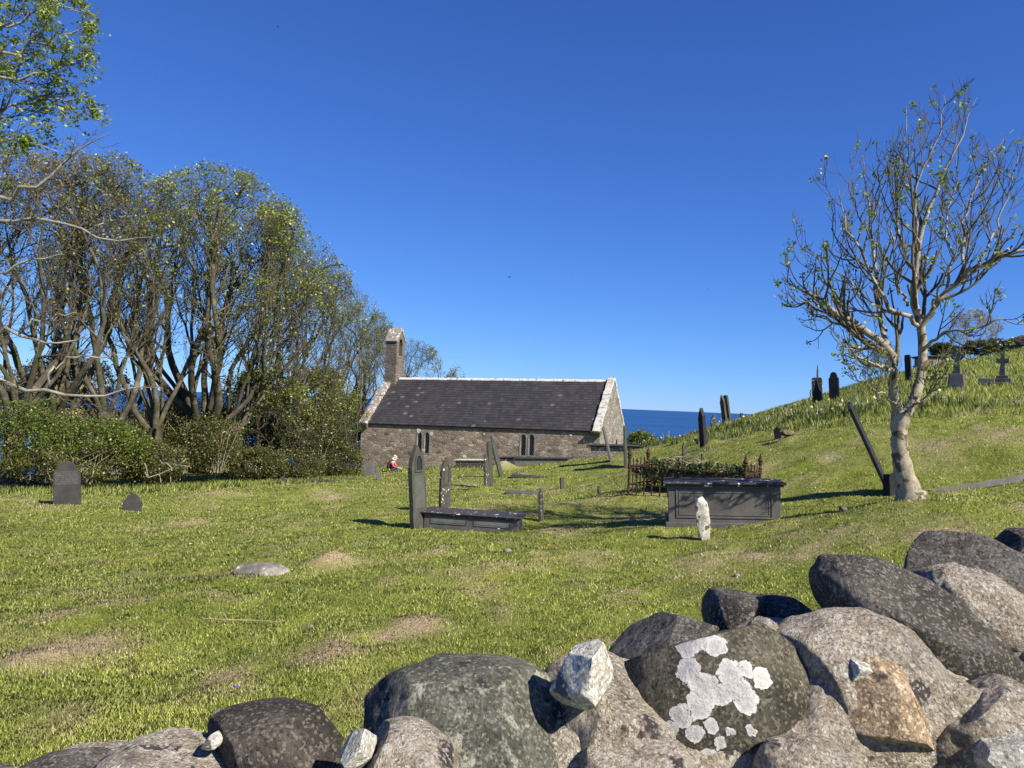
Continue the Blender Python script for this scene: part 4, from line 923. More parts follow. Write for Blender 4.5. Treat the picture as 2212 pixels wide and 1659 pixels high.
# --- generic woodland tree
def wood(label, bx, by, d, toppy, half, cx, nst, trr, seed, mat_l, leafn=3, leafp=.6, leafsize=.10, dens=1.0, fork=.16, bend=0.0, ivy=0, up=.10, mb=None, low=.0, name='tree', group='trees of the wood left of the church', spread_ang=(.15, .62)):
    r = np.random.default_rng(seed); b0 = P(bx, by, d); b0.z -= .4; h = (by-toppy)/FPX*d+.4; ex = (cx-1106)/FPX*d; hw = half/FPX*d
    cz = b0.z+h*(.60-low/2); env = ellenv([(ex, b0.y, cz, hw, hw*.85, h*(.42+low/2)), (b0.x, b0.y, b0.z+h*.25, hw*.55, hw*.55, h*.3)])
    env1 = ellenv([(ex, b0.y, cz-h*.03, hw*.84, hw*.7, h*(.36+low/2)), (b0.x, b0.y, b0.z+h*.25, hw*.55, hw*.55, h*.3)]); tl = h*fork; d0 = np.array([[(ex-b0.x)/h*.3, 0, 1.]])
    T = grow(np.array([b0[:]]), d0, np.array([tl]), np.array([trr]), 8, .06, .1, None, r, tip=.85)
    top = T[0][0, -1]; az = np.arange(nst)*2.399+r.random()*6; sp = spread_ang[0]+(spread_ang[1]-spread_ang[0])*np.sqrt((np.arange(nst)+.5)/nst)
    dd = np.stack([np.cos(az)*np.sin(sp), np.sin(az)*np.sin(sp)*.8, np.cos(sp)], 1); dd[:, 0] += (ex-top[0])/h*.9
    st = T[0][0][r.integers(4, 9, nst)]; L = h*(1.06-fork)*(.85+.3*r.random(nst))/np.cos(sp*.6); R = trr*.46*(.45+.6*r.random(nst))
    S1 = grow(st, dd, L, R, 18, .135, .05, env1, r, tip=.08, fit=False, steer=np.array([ex, b0.y, cz+h*.1]), env2=env)
    p, d_, L2, R2 = kids(S1[0], S1[1], max(4, int(12*dens)), .22, .99, .35, 1.0, .36, .35, .5, r, L, .014); S2 = grow(p, d_, L2, R2, 9, .13, up*.7, env, r, tip=.22)
    p, d_, L3, R3 = kids(S2[0], S2[1], max(3, int(7*dens)), .25, .98, .35, .95, .45, .3, .55, r, L2, .007); S3 = grow(p, d_, L3, R3, 6, .10, up, env, r, tip=.5)
    p, d_, L4, R4 = kids(S3[0], S3[1], 4, .15, .98, .35, .9, .5, .3, .7, r, L3, .0045); S4 = grow(p, d_, np.clip(L4, .15, 1.), R4, 4, .10, up, env, r, tip=.6)
    tips = np.concatenate([S4[0][:, -1], S3[0][:, -1], S4[0][:, 2]])
    # more leaf towards the top and outside of the crown
    q = (tips[:, 2]-b0.z)/h; keep = r.random(len(tips)) < leafp*(.08+1.2*np.clip((q-.42)/.35, 0, 1)); tips = tips[keep]
    iv = None
    if ivy:
        src = np.concatenate([T[0].reshape(-1, 3)]+[S1[0][:ivy, :8].reshape(-1, 3)]); k = r.integers(0, len(src), 3200)
        nz = r.normal(size=(3200, 3)); nz /= np.linalg.norm(nz, axis=1)[:, None]; iv = src[k]+nz*np.array([1, 1, 1.6])*(.12+.35*r.random(3200)**1.5)[:, None]
    return finish_tree(name, label, b0, [(T[0], T[1], 10), (S1[0], S1[1], 7), (S2[0], S2[1], 5)], [(S3[0], S3[1], 3), (S4[0], S4[1], 3)], tips, leafn, leafsize, mb or M_BARKD, mb or M_TWIG, mat_l, seed, group, iv, spread=.09)

wood('tall brown stemmed tree at the far left of the wood, thin bronze leaf', 20, 1010, 27, 325, 190, 10, 8, .34, 21, M_BRZ, 2, .36, dens=1.1, fork=.2)
wood('many stemmed tree with bronze leaf, second from the left in the wood', 120, 1010, 28.5, 335, 170, 130, 8, .32, 22, M_BRZ, 2, .36, dens=1.1, fork=.2)
wood('slender many stemmed tree between the bronze trees and the big round crowned one', 220, 1005, 29, 342, 135, 225, 7, .3, 23, M_OLV, 2, .34, dens=1.1, fork=.2)
wood('tree of slender stems at the left of the big round crowned tree', 330, 1000, 30, 392, 115, 325, 8, .3, 24, M_OLV, 2, .36, dens=1.1)
wood('big round crowned tree with thick trunk parting low into many stems', 432, 1000, 32, 368, 205, 450, 11, .46, 25, M_OLV, 2, .75, dens=1.05, spread_ang=(.1, .95))
wood('ivy clad tree with dark leaning stems right of the big round crowned tree', 500, 1005, 33, 425, 130, 560, 8, .36, 26, M_OLV, 2, .75, ivy=5, dens=1., spread_ang=(.1, .95))
wood('wide tree with long low branches and an ivy grown trunk, mid right of the wood', 580, 1010, 35, 500, 125, 640, 8, .30, 27, M_OLV, 2, .5, ivy=4, low=.12, spread_ang=(.2, 1.0))
wood('grey twiggy tree sloping down the right shoulder of the wood', 660, 1010, 38, 570, 95, 705, 8, .24, 28, M_OLV, 2, .45, low=.2, spread_ang=(.2, 1.0))
wood('fine twigged small tree beside the left gable of the church', 745, 1000, 57, 632, 80, 768, 9, .26, 29, M_OLV, 2, .3, low=.25, spread_ang=(.2, 1.1))
wood('lowest twiggy tree of the wood, just left of the bellcote', 800, 990, 60, 680, 55, 812, 8, .24, 30, M_OLV, 2, .3, low=.25, spread_ang=(.2, 1.1))
wood('small wind shaped tree showing over the church roof right of the bellcote', 880, 990, 60, 735, 78, 893, 8, .18, 31, M_OLV, 2, .2, low=.15, spread_ang=(.2, 1.0))
wood('tip of a distant small tree showing over the church ridge', 985, 990, 64, 792, 32, 985, 6, .16, 32, M_OLV, 2, .3)
wood('low dark twiggy tree filling the gap between ivy clad trunks and brambles', 560, 1000, 34.5, 800, 130, 570, 12, .16, 35, M_OLV, 2, .35, low=.35, spread_ang=(.3, 1.2), fork=.06)
wood('low tangled tree with drooping grey branches left of the church gable', 690, 1000, 37.5, 800, 110, 690, 12, .15, 36, M_OLV, 2, .35, low=.35, spread_ang=(.3, 1.2), fork=.06)
wood('low thin stemmed tree behind the bright bushes at far left', 160, 1000, 30.5, 770, 150, 160, 12, .14, 37, M_BRZ, 2, .35, low=.35, spread_ang=(.3, 1.2), fork=.06)
wood('bare bush like tree standing on the hill skyline behind the wheel headed cross', 2100, 790, 48, 668, 70, 2095, 7, .1, 33, M_BRZ, 1, .15, low=.25, spread_ang=(.2, .9), group='bare trees on the hill skyline', mb=M_BARKP)
wood('small bare tree on the hill skyline behind the stems of the pale tree', 1900, 850, 46, 740, 50, 1905, 7, .07, 34, M_BRZ, 1, .1, low=.3, spread_ang=(.2, .9), group='bare trees on the hill skyline')

# --- the nearest tree, trunk outside the left edge, limbs reaching into the picture
r = np.random.default_rng(41); TD = 14.0; q0 = P(-330, 1100, TD); NB = Vector((q0.x, q0.y, h1(q0.x, q0.y)))
def l3(pts): return pts
limbsA = [
 [(-330,1100,14,.34),(-320,900,14,.30),(-330,700,14,.27),(-300,450,14,.22),(-310,200,14,.17),(-280,0,14,.12),(-250,-200,14,.05)],
 [(-318,620,14,.12),(-200,520,13.6,.10),(-80,420,13.4,.085),(0,425,13.2,.07),(50,425,13.1,.06),(62,400,13,.055),(110,380,13,.045),(150,352,13,.035),(176,310,12.9,.022),(240,287,12.8,.008)],
 [(-320,860,14,.12),(-200,820,13.5,.09),(-60,800,13.2,.08),(0,822,13,.07),(40,843,13,.06),(90,848,13,.05),(139,853,13,.04),(200,850,12.9,.03),(290,848,12.8,.02),(350,838,12.8,.008)],
 [(90,848,13,.035),(112,800,12.9,.03),(160,775,12.8,.022),(220,770,12.8,.015),(290,772,12.8,.006)],
 [(-320,750,14,.11),(-150,700,13.6,.08),(0,712,13.4,.05),(40,722,13.3,.04),(90,738,13.2,.03),(190,722,13.2,.012)],
 [(40,722,13.3,.03),(60,700,13.2,.025),(100,690,13.2,.018),(170,672,13.1,.008)],
 [(-310,540,14,.11),(-150,500,13.8,.08),(0,476,13.6,.06),(66,473,13.5,.05),(132,476,13.5,.045),(172,489,13.4,.04),(212,516,13.4,.03),(260,515,13.4,.02),(330,512,13.4,.008)],
 [(198,499,13.4,.022),(250,470,13.3,.018),(298,453,13.2,.006)],
 [(-305,330,14,.12),(-150,200,13.7,.09),(0,126,13.5,.06),(20,109,13.4,.055),(60,96,13.4,.045),(132,83,13.3,.03),(165,62,13.3,.02),(215,30,13.2,.008)],
 [(-305,350,14,.10),(-150,230,13.6,.08),(0,160,13.4,.05),(83,159,13.3,.04),(139,142,13.3,.028),(192,109,13.2,.01)],
 [(-310,430,14,.12),(-150,330,13.8,.09),(0,255,13.6,.06),(50,215,13.6,.045),(109,195,13.5,.035),(149,218,13.5,.022),(231,236,13.4,.008)],
 [(-310,420,14,.1),(-150,350,13.5,.07),(-20,290,13.2,.05),(50,300,13,.035),(110,330,13,.02),(125,328,13,.008)],
 [(-290,120,14,.1),(-150,20,14,.07),(0,-20,14,.05),(90,-10,14,.03),(200,30,14,.008)],
 [(-305,300,14,.1),(-150,160,14.6,.07),(0,60,14.8,.05),(80,30,14.8,.03),(190,10,14.8,.008)],
 [(-310,600,14,.1),(-180,620,14.8,.07),(-20,600,15,.05),(60,560,15,.03),(140,550,15,.01)]]
def limbA(l, n=20): o_, ra_, L_ = limb(l, n, .045); return o_, ra_*.72, L_
LA = [limbA(l) for l in limbsA]; AP = np.stack([l[0] for l in LA]); AR = np.stack([l[1] for l in LA]); AL = np.array([l[2] for l in LA])
leafy = [8, 9, 10, 11, 12, 13]; bare = [1, 2, 3, 4, 5, 6, 7, 14]
e0 = P(60, 150, 13.6); envA = ellenv([(e0.x-1.2, e0.y, e0.z, 2.6, 2.0, 2.3), (e0.x-4, e0.y, e0.z, 3, 3, 5)])
def subs(ix, m, env_, a, l0, l1, uu):
    p, d, L, R = kids(AP[ix], AR[ix], m, .35, .98, .4, 1.0, a, .35, .5, r, AL[ix], .006); L = np.clip(L, l0, l1); B1 = grow(p, d, L, R, 8, .12, uu, env_, r)
    p, d, L2, R = kids(B1[0], B1[1], 5, .2, .97, .4, .9, .5, .3, .65, r, L, .004); L2 = np.clip(L2, .15, .8); B2 = grow(p, d, L2, R, 5, .1, uu, env_, r, tip=.5)
    p, d, L3, R = kids(B2[0], B2[1], 2, .3, .95, .4, .9, .6, .3, .8, r, L2, .003); B3 = grow(p, d, np.clip(L3, .08, .35), R, 3, .1, uu, env_, r, tip=.6)
    return B1, B2, B3
B1, B2, B3 = subs(leafy, 22, envA, .2, .35, 1.3, .10); C1, C2, C3 = subs(bare, 11, None, .12, .2, .8, .05)
tips = np.concatenate([B2[0][:, -1], B3[0][:, -1], B2[0][:, 3]]); tips = tips[r.random(len(tips)) < .42]
finish_tree('tree', 'nearest tree with fresh green leaves, its limbs reaching in from the left edge', NB, [(AP, AR, 9)],
    [(B1[0], B1[1], 5), (B2[0], B2[1], 4), (B3[0], B3[1], 3), (C1[0], C1[1], 5), (C2[0], C2[1], 4), (C3[0], C3[1], 3)], tips, 9, .066, M_BARKP, M_TWIG, M_BUD, 42, None, spread=.05)

# ------------------------------------------------------------------ bushes
def bush(label, X, Y, d, hx, hz, seed, mat, n=150, per=70, leaf=.07, name='bush', group='bushes of the hedge under the trees', stems=20, stemmat=None, more=(), depthf=.8):
    O = P(X, Y+hz*.9, d); ells = []
    for (x_, y_, a_, b_) in ((X, Y, hx, hz),)+tuple(more):
        c = P(x_, y_, d); ells.append((c.x-O.x, 0, c.z-O.z, a_*d/FPX, a_*d/FPX*depthf, b_*d/FPX))
    root = empty(name, O); tag(root, label, 'bush', group)
    c, t = clumps(ells, n, per, .17, seed); V, F = leafquads(c, leaf, np.random.default_rng(seed)); npmesh('foliage', V, F, mat, root, attrs={'tone': np.repeat(t, 4)})
    q = random.Random(seed); b = MB()
    for k in range(stems):
        e = q.choice(ells); x = e[0]+q.uniform(-.7, .7)*e[3]; y = e[1]+q.uniform(-.6, .6)*e[4]; z = e[2]-e[5]*.9; pts = [(x, y, z)]; vx, vy = q.gauss(0, .035), q.gauss(0, .05)
        for j in range(7): vx += q.gauss(0, .022); x += vx*e[3]+q.gauss(0, .03); y += vy*e[4]; z += e[5]*2.05/7*(1.1-.09*j); pts.append((x, y, z))
        b.tube(pts, [.013, .012, .011, .01, .008, .006, .004, .002], 4, False)
    b.build('stems', stemmat or M_STEM, root); return root
bush('bright green rounded bush at the far left under the trees', 55, 938, 26.5, 105, 76, 51, M_HAW, 260, more=((130, 960, 60, 60),), stems=40)
bush('bright green bush between the far left bush and the bramble thicket', 230, 955, 27.5, 80, 52, 52, M_HAW, 240, more=((280, 975, 55, 45),), stems=30)
bush('dark leaved shrub with brown gaps behind the large headstone', 150, 1000, 26.5, 120, 42, 53, M_BRAM, 200, stems=50, stemmat=M_DEAD)
bush('low bramble bush right of the large headstone with a pale dead branch', 330, 1000, 28, 72, 42, 54, M_BRAM, 200, stems=30, stemmat=M_DEAD)
bush('tall rounded thicket of brown bramble canes below the big tree', 450, 962, 30, 58, 62, 55, M_BRAM, 220, stems=70, stemmat=M_DEAD)
bush('wide bramble bank right of the rounded thicket', 545, 1002, 32, 75, 36, 56, M_BRAM, 240, stems=30)
bush('bramble bank in the middle of the hedge below the low branches', 635, 1006, 34, 70, 33, 57, M_BRAM, 220, stems=30)
bush('bramble bank just left of the church corner', 725, 1000, 37, 60, 40, 58, M_BRAM, 220, stems=30)
bush('dark scrub filling the gap behind the wide bramble bank', 525, 955, 37, 60, 55, 70, M_IVY, 200, leaf=.09)
bush('dark low scrub behind the rounded thicket and the big trunk', 400, 945, 35, 60, 45, 71, M_IVY, 180, leaf=.09)
bush('dark ivy mass round the foot of the trees behind the brambles', 600, 905, 37, 48, 75, 59, M_IVY, 240, leaf=.09)
bush('dark evergreen bush at the back of the hedge nearest the gable', 715, 905, 44, 52, 62, 60, M_IVY, 240, leaf=.09)
bush('ivy covered bush behind the left gable corner of the church', 763, 925, 54, 24, 75, 61, M_IVY, 200, leaf=.1)
bush('olive bush half way up behind the bramble canes at left', 355, 925, 32, 75, 55, 62, M_BRAM, 200, stems=40, stemmat=M_DEAD)
bush('green bush beyond the right gable of the church before the sea', 1385, 955, 46, 30, 24, 63, M_HAW, 160, leaf=.08, group='bushes at the edge of the sea and hill')
bush('low dark bush on the skyline behind the wheel headed cross', 2035, 757, 44, 26, 16, 64, M_BRAM, 140, leaf=.08, group='bushes at the edge of the sea and hill')
bush('long brown hedge on the hill skyline near the right edge', 2120, 752, 44, 42, 16, 65, M_BRAM, 200, leaf=.08, more=((2165, 746, 40, 16),), group='bushes at the edge of the sea and hill')
bush('bright bush beyond the left edge of the wood', -150, 950, 26.5, 110, 60, 151, M_HAW, 200, stems=30)
wood('many stemmed tree beyond the left edge of the wood', -190, 1010, 28, 330, 170, -190, 8, .30, 121, M_BRZ, 2, .4)
V, F = rockmesh(.9, .8, .55, 5, 66, .25, 7, .12); q = P(2222, 745, 41)
o = rock('rock', V, F, M_BARKD, Matrix.Translation(q)); tag(o, 'dark rock outcrop on the skyline at the right edge', 'rock')
bush('brown undergrowth under the bronze trees at far left', 90, 880, 29.5, 130, 75, 67, M_BRZ, 170, leaf=.08, stems=60, stemmat=M_BARKD)
bush('tangled undergrowth of thin stems behind the bramble thicket', 420, 905, 33.5, 80, 50, 68, M_BRAM, 170, leaf=.08, stems=50, stemmat=M_BARKD)
bush('olive undergrowth under the wide low branched tree', 655, 935, 36, 75, 55, 69, M_BRAM, 200, leaf=.08, stems=50, stemmat=M_BARKP)

# ------------------------------------------------------------------ cottage beyond the wood
q = P(300, 965, 52); cot = empty('cottage', q, .25); tag(cot, 'stone cottage with slate roof glimpsed behind the trees at left', 'cottage')
b = MB(); b.prism([(-3, -3.5), (3, -3.5), (3, 0), (0, 2.2), (-3, 0)], -5, 5, Matrix(((0,1,0,0),(1,0,0,0),(0,0,1,0),(0,0,0,1)))); b.build('wall', M_GREY, cot)
b = MB()
for sg in (-1, 1): b.add([(-5.2, sg*3.2, -.14), (5.2, sg*3.2, -.14), (5.2, 0, 2.25), (-5.2, 0, 2.25), (-5.2, sg*3.2, -.04), (5.2, sg*3.2, -.04), (5.2, 0, 2.37), (-5.2, 0, 2.37)], [(0,1,2,3),(4,7,6,5),(0,4,5,1),(0,3,7,4),(1,5,6,2)])
rf = b.build('roof', M_SLATE, cot); b = MB(); b.box((4.0, -.35, 1.9), (4.7, .35, 3.2)); b.build('chimney', M_GREY, rf)
for x_ in (-3, 0, 3):
    b = MB(); b.box((x_-.4, -3.03, -1.7), (x_+.4, -2.9, -.6)); f_ = b.build('window', M_WHITE, cot); b = MB(); b.box((x_-.33, -3.045, -1.62), (x_+.33, -3.02, -.68)); b.build('pane', M_GLASS, f_)

# low rubble field wall at the left edge, every loose stone a part
fw = empty('field_wall', hit(50, 1050, 24.5)); tag(fw, 'low tumbled rubble wall at the left edge below the bushes', 'wall'); q = random.Random(9)
shp = [rockmesh(.2, .16, .13, 3, 70+i, .15, 3, .04) for i in range(4)]
for i in range(34):
    V, F = shp[i % 4]; X = -40+i % 17*9.2+q.uniform(-3, 3); row = i//17; pz = hit(X, 1056-q.uniform(0, 6), 24.8)
    o = npmesh('stone', V*q.uniform(.8, 1.3), F, M_GREY if i % 3 else M_BARKP, fw, True); o.location = Vector((pz.x, pz.y, pz.z+.08+.22*row))-fw.location; o.rotation_euler = (q.uniform(-.3, .3), q.uniform(-.3, .3), q.uniform(0, 6))
# pale dead branch by the hedge
pb = P(330, 1030, 27); b = MB()
for pts, rr_ in (([(313,1020),(320,1032),(345,1024),(372,1012),(385,1004),(410,1008)], .025), ([(372,1012),(360,1000),(350,1001),(345,993)], .018), ([(385,1004),(395,998),(402,990)], .014), ([(320,1032),(316,1010),(312,1000)], .02)):
    b.tube([P(x, y, 26.6)-pb for x, y in pts], [rr_*(1-.13*i) for i in range(len(pts))], 6)
o = b.build('fallen_branch', M_BARKP, smooth=True); o.location = pb; tag(o, 'pale dead branch lying in the brambles right of the large headstone', 'branch')
pb = hit(930, 2516*.5486, 7); b = MB()
qq = hit(505, 1383, 7.0); b.tube([Vector((-.35, 0, .05)), Vector((-.1, -.02, .05)), Vector((.1, .03, .04)), Vector((.4, .02, .04))], [.004, .005, .004, .003], 5); b.tube([Vector((-.1, -.02, .05)), Vector((-.2, .15, .06)), Vector((-.32, .2, .05))], [.006, .005, .003], 5)
o = b.build('twig', M_DEAD); o.location = hit(895+20, 1372+20, 7.2) if False else hit(515, 1340*1.0+10, 7.3); tag(o, 'dry forked twig lying on the lawn at lower left', 'twig')

# ------------------------------------------------------------------ daffodil clumps on the slope and small flowers in the lawn
q = random.Random(31); M_DL = leafmat('daffodil_leaf', (.07,.11,.02), (.13,.18,.035), (.24,.28,.09), 3); M_FL = Mat('faded_petal').leafy((.72,.66,.45,1), .3).m
def daff(seed):
    r_ = random.Random(seed); root = empty('daffodil_clump'); b = MB()
    for k in range(34):
        a = r_.uniform(0, 6.28); l = r_.uniform(.18, .36); o_ = r_.uniform(0, .1); le = r_.uniform(.1, .6); c = Vector((math.cos(a), math.sin(a), 0)); s_ = Vector((-c.y, c.x, 0))*.009
        p0 = c*o_; p1 = p0+c*le*l*.35+Vector((0, 0, l*.6)); p2 = p0+c*le*l+Vector((0, 0, l*(.95-le*.4)))
        b.add([p0-s_, p0+s_, p1+s_, p1-s_, p2], [(0, 1, 2, 3), (3, 2, 4)], r_.random())
    b.build('leaves', M_DL, root, attr='tone')
    for k in range(1):
        a = r_.uniform(0, 6.28); c = Vector((math.cos(a)*.12, math.sin(a)*.12, r_.uniform(.24, .36))); b = MB(); n = 6
        b.tube([c*.2*Vector((1, 1, 0)).length*0+Vector((c.x*.3, c.y*.3, 0)), c], .004, 4); 
        for j in range(n):
            t = j*2*math.pi/n; e = Vector((math.cos(t), math.sin(t)*.4, math.sin(t)*.8)); f_ = Vector((-math.sin(t), 0, math.cos(t)))
            b.add([c, c+e*.025+f_*.012, c+e*.045, c+e*.025-f_*.012], [(0, 1, 2, 3)])
        b.build('flower', M_FL, root)
    return root
protos = [daff(1), daff(2), daff(3)]; spots = []
for X0, X1, Y, n in ((1385, 1470, 962, 9), (1540, 1660, 935, 12), (1700, 1790, 918, 12), (1790, 1880, 905, 12), (1890, 2000, 895, 7), (2000, 2110, 885, 7)):
    for i in range(n): X = X0+(X1-X0)*(i+q.random())/n; spots.append((X, Y-q.uniform(0, 14) - (X-X0)*.06))
for i, (X, Y) in enumerate(spots):
    pr = protos[i % 3]
    if i < 3: o = pr
    else:
        o = pr.copy(); COL.objects.link(o)
        for ch in pr.children: c = ch.copy(); COL.objects.link(c); c.parent = o
    o.location = hit(X, Y, np.interp(X, [1400, 1550, 1750, 1900, 2100], [34, 24, 21, 20, 19.5])); o.rotation_euler = (0, 0, q.uniform(0, 6.28)); s = q.uniform(.8, 1.35); o.scale = (s, s, s)
    lb = ('clump of fading daffodils by the brow before the sea, left of the tall dark headstone', 'clump of fading daffodils between the tall dark headstone and the black pointed stone', 'clump of fading daffodils behind the earthy mound on the slope', 'clump of fading daffodils just left of the long leaning slab', 'clump of fading daffodils behind the trunk of the pale tree', 'clump of fading daffodils on the slope right of the pale tree')[sum(X > v for v in (1480, 1680, 1795, 1885, 2000))]
    tag(o, lb, 'flower', 'daffodil clumps along the unmown slope')
def flower(name, col, X, Y, d, s, label, cat='flower'):
    p0 = hit(X, Y, d); b = MB(); n = 9; h = .07*s
    b.tube([(0, 0, 0), (0, 0, h)], .002*s, 4); o = empty(name, p0); b.build('stalk', M_DL, o)
    b = MB(); b.add([(0, 0, h+.004*s)]+[((.019+.006*(k % 2))*s*math.cos(2*math.pi*k/18), (.019+.006*(k % 2))*s*math.sin(2*math.pi*k/18)-.004, h+.003*s) for k in range(18)]+[(0, 0, h-.008*s)], [(0, k+1, (k+1) % 18+1) for k in range(18)]+[(19, (k+1) % 18+1, k+1) for k in range(18)])
    b.build('bloom', col, o); return tag(o, label, cat)
M_YEL = Mat('yellow_petal').col((.75,.55,.02)).m; M_WHP = Mat('white_petal').col((.8,.8,.78)).m; M_VIO = Mat('violet_petal').col((.13,.11,.38)).m
for i, (X, Y, d, tx) in enumerate([(133,1122,19,'left of three yellow dandelions below the large headstone'),(148,1127,18.5,'right of three yellow dandelions below the large headstone'),(140,1131,18,'lowest of three yellow dandelions below the large headstone'),(338,1167,13.5,'yellow dandelion in the lawn between the low headstone and the rock'),(1184,1162,13.5,'yellow dandelion right of the low chest tomb'),(1186,1187,11.8,'yellow dandelion below the one right of the low tomb')]):
    flower('dandelion', M_YEL, X, Y, d, 1.25, tx)
for X, Y, d, tx in [(310,1099,19.5,'left one of two white daisies right of the low headstone'),(317,1099,19.5,'right one of two white daisies right of the low headstone'),(388,1044,28,'white flower at the foot of the hedge'),(960,1120,15,'white daisy behind the left end of the low chest tomb'),(411,1186,12.5,'white daisy in the lawn above the rock'),(1077,1152,14,'white daisy in the grass before the low chest tomb')]:
    flower('daisy', M_WHP, X, Y, d, 1.2, tx)
for X, Y, d, tx in [(668,1365,7.2,'bluebell in the lawn above the dark flat boulder'),(592,1522,5.4,'left bluebell beside the dark flat boulder of the wall'),(597,1520,5.5,'right bluebell beside the dark flat boulder of the wall'),(512,1500,5.6,'bluebell in the lower left lawn'),(468,1552,5.2,'bluebell just above the left end of the wall'),(303,1251,9.5,'bluebell left of the half sunk rock'),(1583,1233,9.8,'bluebell above the dark blocks of the wall')]:
    flower('bluebell', M_VIO, X, Y, d, .8, tx)
# flying insects, specks against the sky
for X, Y, s, tx in [(600,58,.011,'larger dark flying insect high in the sky left of centre'),(338,165,.005,'dark flying insect above the left trees'),(811,255,.006,'dark flying insect in the sky above the bellcote'),(783,117,.005,'dark flying insect below the top edge left of centre'),(1528,625,.006,'dark flying insect in the sky above the brow'),(1236,592,.005,'dark flying insect right of the curved one'),(1100,599,.014,'long curved dark flying insect above the church roof')]:
    c = P(X, Y, 3.2); o = empty('flying_insect', c); tag(o, tx, 'insect'); b = MB(); b.tube([(-s*.5, 0, 0), (0, 0, s*.12), (s*.5, 0, -s*.1)], [s*.05, s*.13, s*.04], 5); b.build('body', M_SLATE_DK, o)
    b = MB(); b.add([(0, 0, s*.1), (-s*.2, s*.3, s*.4), (s*.05, s*.35, s*.4), (0, 0, s*.1), (s*.25, -s*.2, s*.4), (s*.4, -s*.2, s*.25)], [(0, 1, 2), (3, 4, 5)]); b.build('wings', M_SLATE, o)

# ------------------------------------------------------------------ person crouching by the church
def skin(name, V, E, R, mat, parent, sub=2):
    me = bpy.data.meshes.new(name); me.from_pydata(V, E, []); o = bpy.data.objects.new(name, me); COL.objects.link(o); me.materials.append(mat)
    m = o.modifiers.new('skin', 'SKIN'); m.use_smooth_shade = True
    if not me.skin_vertices:
        bm_ = __import__('bmesh').new(); bm_.from_mesh(me); bm_.verts.layers.skin.verify(); bm_.to_mesh(me); bm_.free()
    for i, r_ in enumerate(R):
        me.skin_vertices[0].data[i].radius = (r_, r_) if not isinstance(r_, tuple) else r_
    me.skin_vertices[0].data[0].use_root = True
    s_ = o.modifiers.new('sub', 'SUBSURF'); s_.levels = s_.render_levels = sub; o.parent = parent; return o
pp = P(843, 1016, 40.5); gz = h1(pp.x, pp.y); pers = empty('person', (pp.x, pp.y, min(gz, P(843, 1021, 40.5).z)), math.radians(-8)); 
tag(pers, 'white haired person in dark vest and red top sitting bent forward by the church', 'person')
M_SKIN = Mat('skin', .6).col((.55,.33,.24)).m; M_VEST = Mat('navy_fabric').col((.045,.05,.085)).m; M_RED = Mat('orange_red_fabric').col((.55,.085,.035)).m; M_JEAN = Mat('blue_trousers').col((.07,.09,.14)).m; M_HAIR = Mat('white_hair').col((.75,.72,.68)).m
# sitting, facing +x, back rounded, knees drawn up, forearms forward and down
BV = [(0,0,.12),(-.02,0,.28),(.04,0,.44),(.14,0,.56),(.21,0,.62),(.25,0,.67),(.27,0,.76),(.29,0,.84),     # 0-7 pelvis..head
      (.13,.17,.55),(.22,.22,.36),(.42,.14,.30),(.50,.11,.28),(.13,-.17,.55),(.22,-.22,.36),(.42,-.14,.30),(.50,-.11,.28),  # arms 8-11, 12-15
      (.05,.1,.12),(.38,.13,.32),(.50,.12,.05),(.66,.12,.03),(.05,-.1,.12),(.38,-.13,.32),(.50,-.12,.05),(.66,-.12,.03)]
BE = [(0,1),(1,2),(2,3),(3,4),(4,5),(5,6),(6,7),(3,8),(8,9),(9,10),(10,11),(3,12),(12,13),(13,14),(14,15),(0,16),(16,17),(17,18),(18,19),(0,20),(20,21),(21,22),(22,23)]
BR = [.13,.125,.14,.12,.06,.055,.10,.075,.06,.045,.034,.03,.06,.045,.034,.03,.09,.065,.045,.04,.09,.065,.045,.04]
for sgn, wv in ((1, 11), (-1, 15)):                            # fingers and thumb
    for k in range(4):
        n0 = len(BV); y = sgn*.11+(k-1.5)*.02; l = (.07, .08, .075, .06)[k]
        BV += [(.55, y, .265), (.55+l*.6, y, .25), (.55+l, y, .225)]; BE += [(wv, n0), (n0, n0+1), (n0+1, n0+2)]; BR += [.011, .009, .008]
    n0 = len(BV); BV += [(.53, sgn*.065, .27), (.56, sgn*.045, .25)]; BE += [(wv, n0), (n0, n0+1)]; BR += [.011, .009]
skin('body', BV, BE, BR, M_SKIN, pers)
skin('vest', [(-.01,0,.16),(-.03,0,.28),(.03,0,.44),(.12,0,.55),(.18,0,.60)], [(0,1),(1,2),(2,3),(3,4)], [(.16,.18),(.17,.2),(.18,.23),(.15,.22),(.08,.11)], M_VEST, pers)
for s_ in (1, -1): skin('sleeve', [(.12,s_*.15,.55),(.14,s_*.19,.5),(.225,s_*.225,.36),(.4,s_*.145,.305)], [(0,1),(1,2),(2,3)], [.062,.062,.052,.042], M_RED, pers)
skin('top_hem', [(.0,0,.15),(-.01,0,.08),(.02,0,.05)], [(0,1),(1,2)], [(.155,.18),(.16,.18),(.14,.16)], M_RED, pers)
for s_ in (1, -1): skin('trouser_leg', [(.05,s_*.1,.12),(.2,s_*.12,.22),(.38,s_*.13,.32),(.45,s_*.12,.18),(.5,s_*.12,.08)], [(0,1),(1,2),(2,3),(3,4)], [.11,.09,.08,.065,.055], M_JEAN, pers)
skin('hair', [(.22,0,.80),(.26,0,.88),(.20,0,.76)], [(0,1),(0,2)], [.095,.085,.06], M_HAIR, pers)
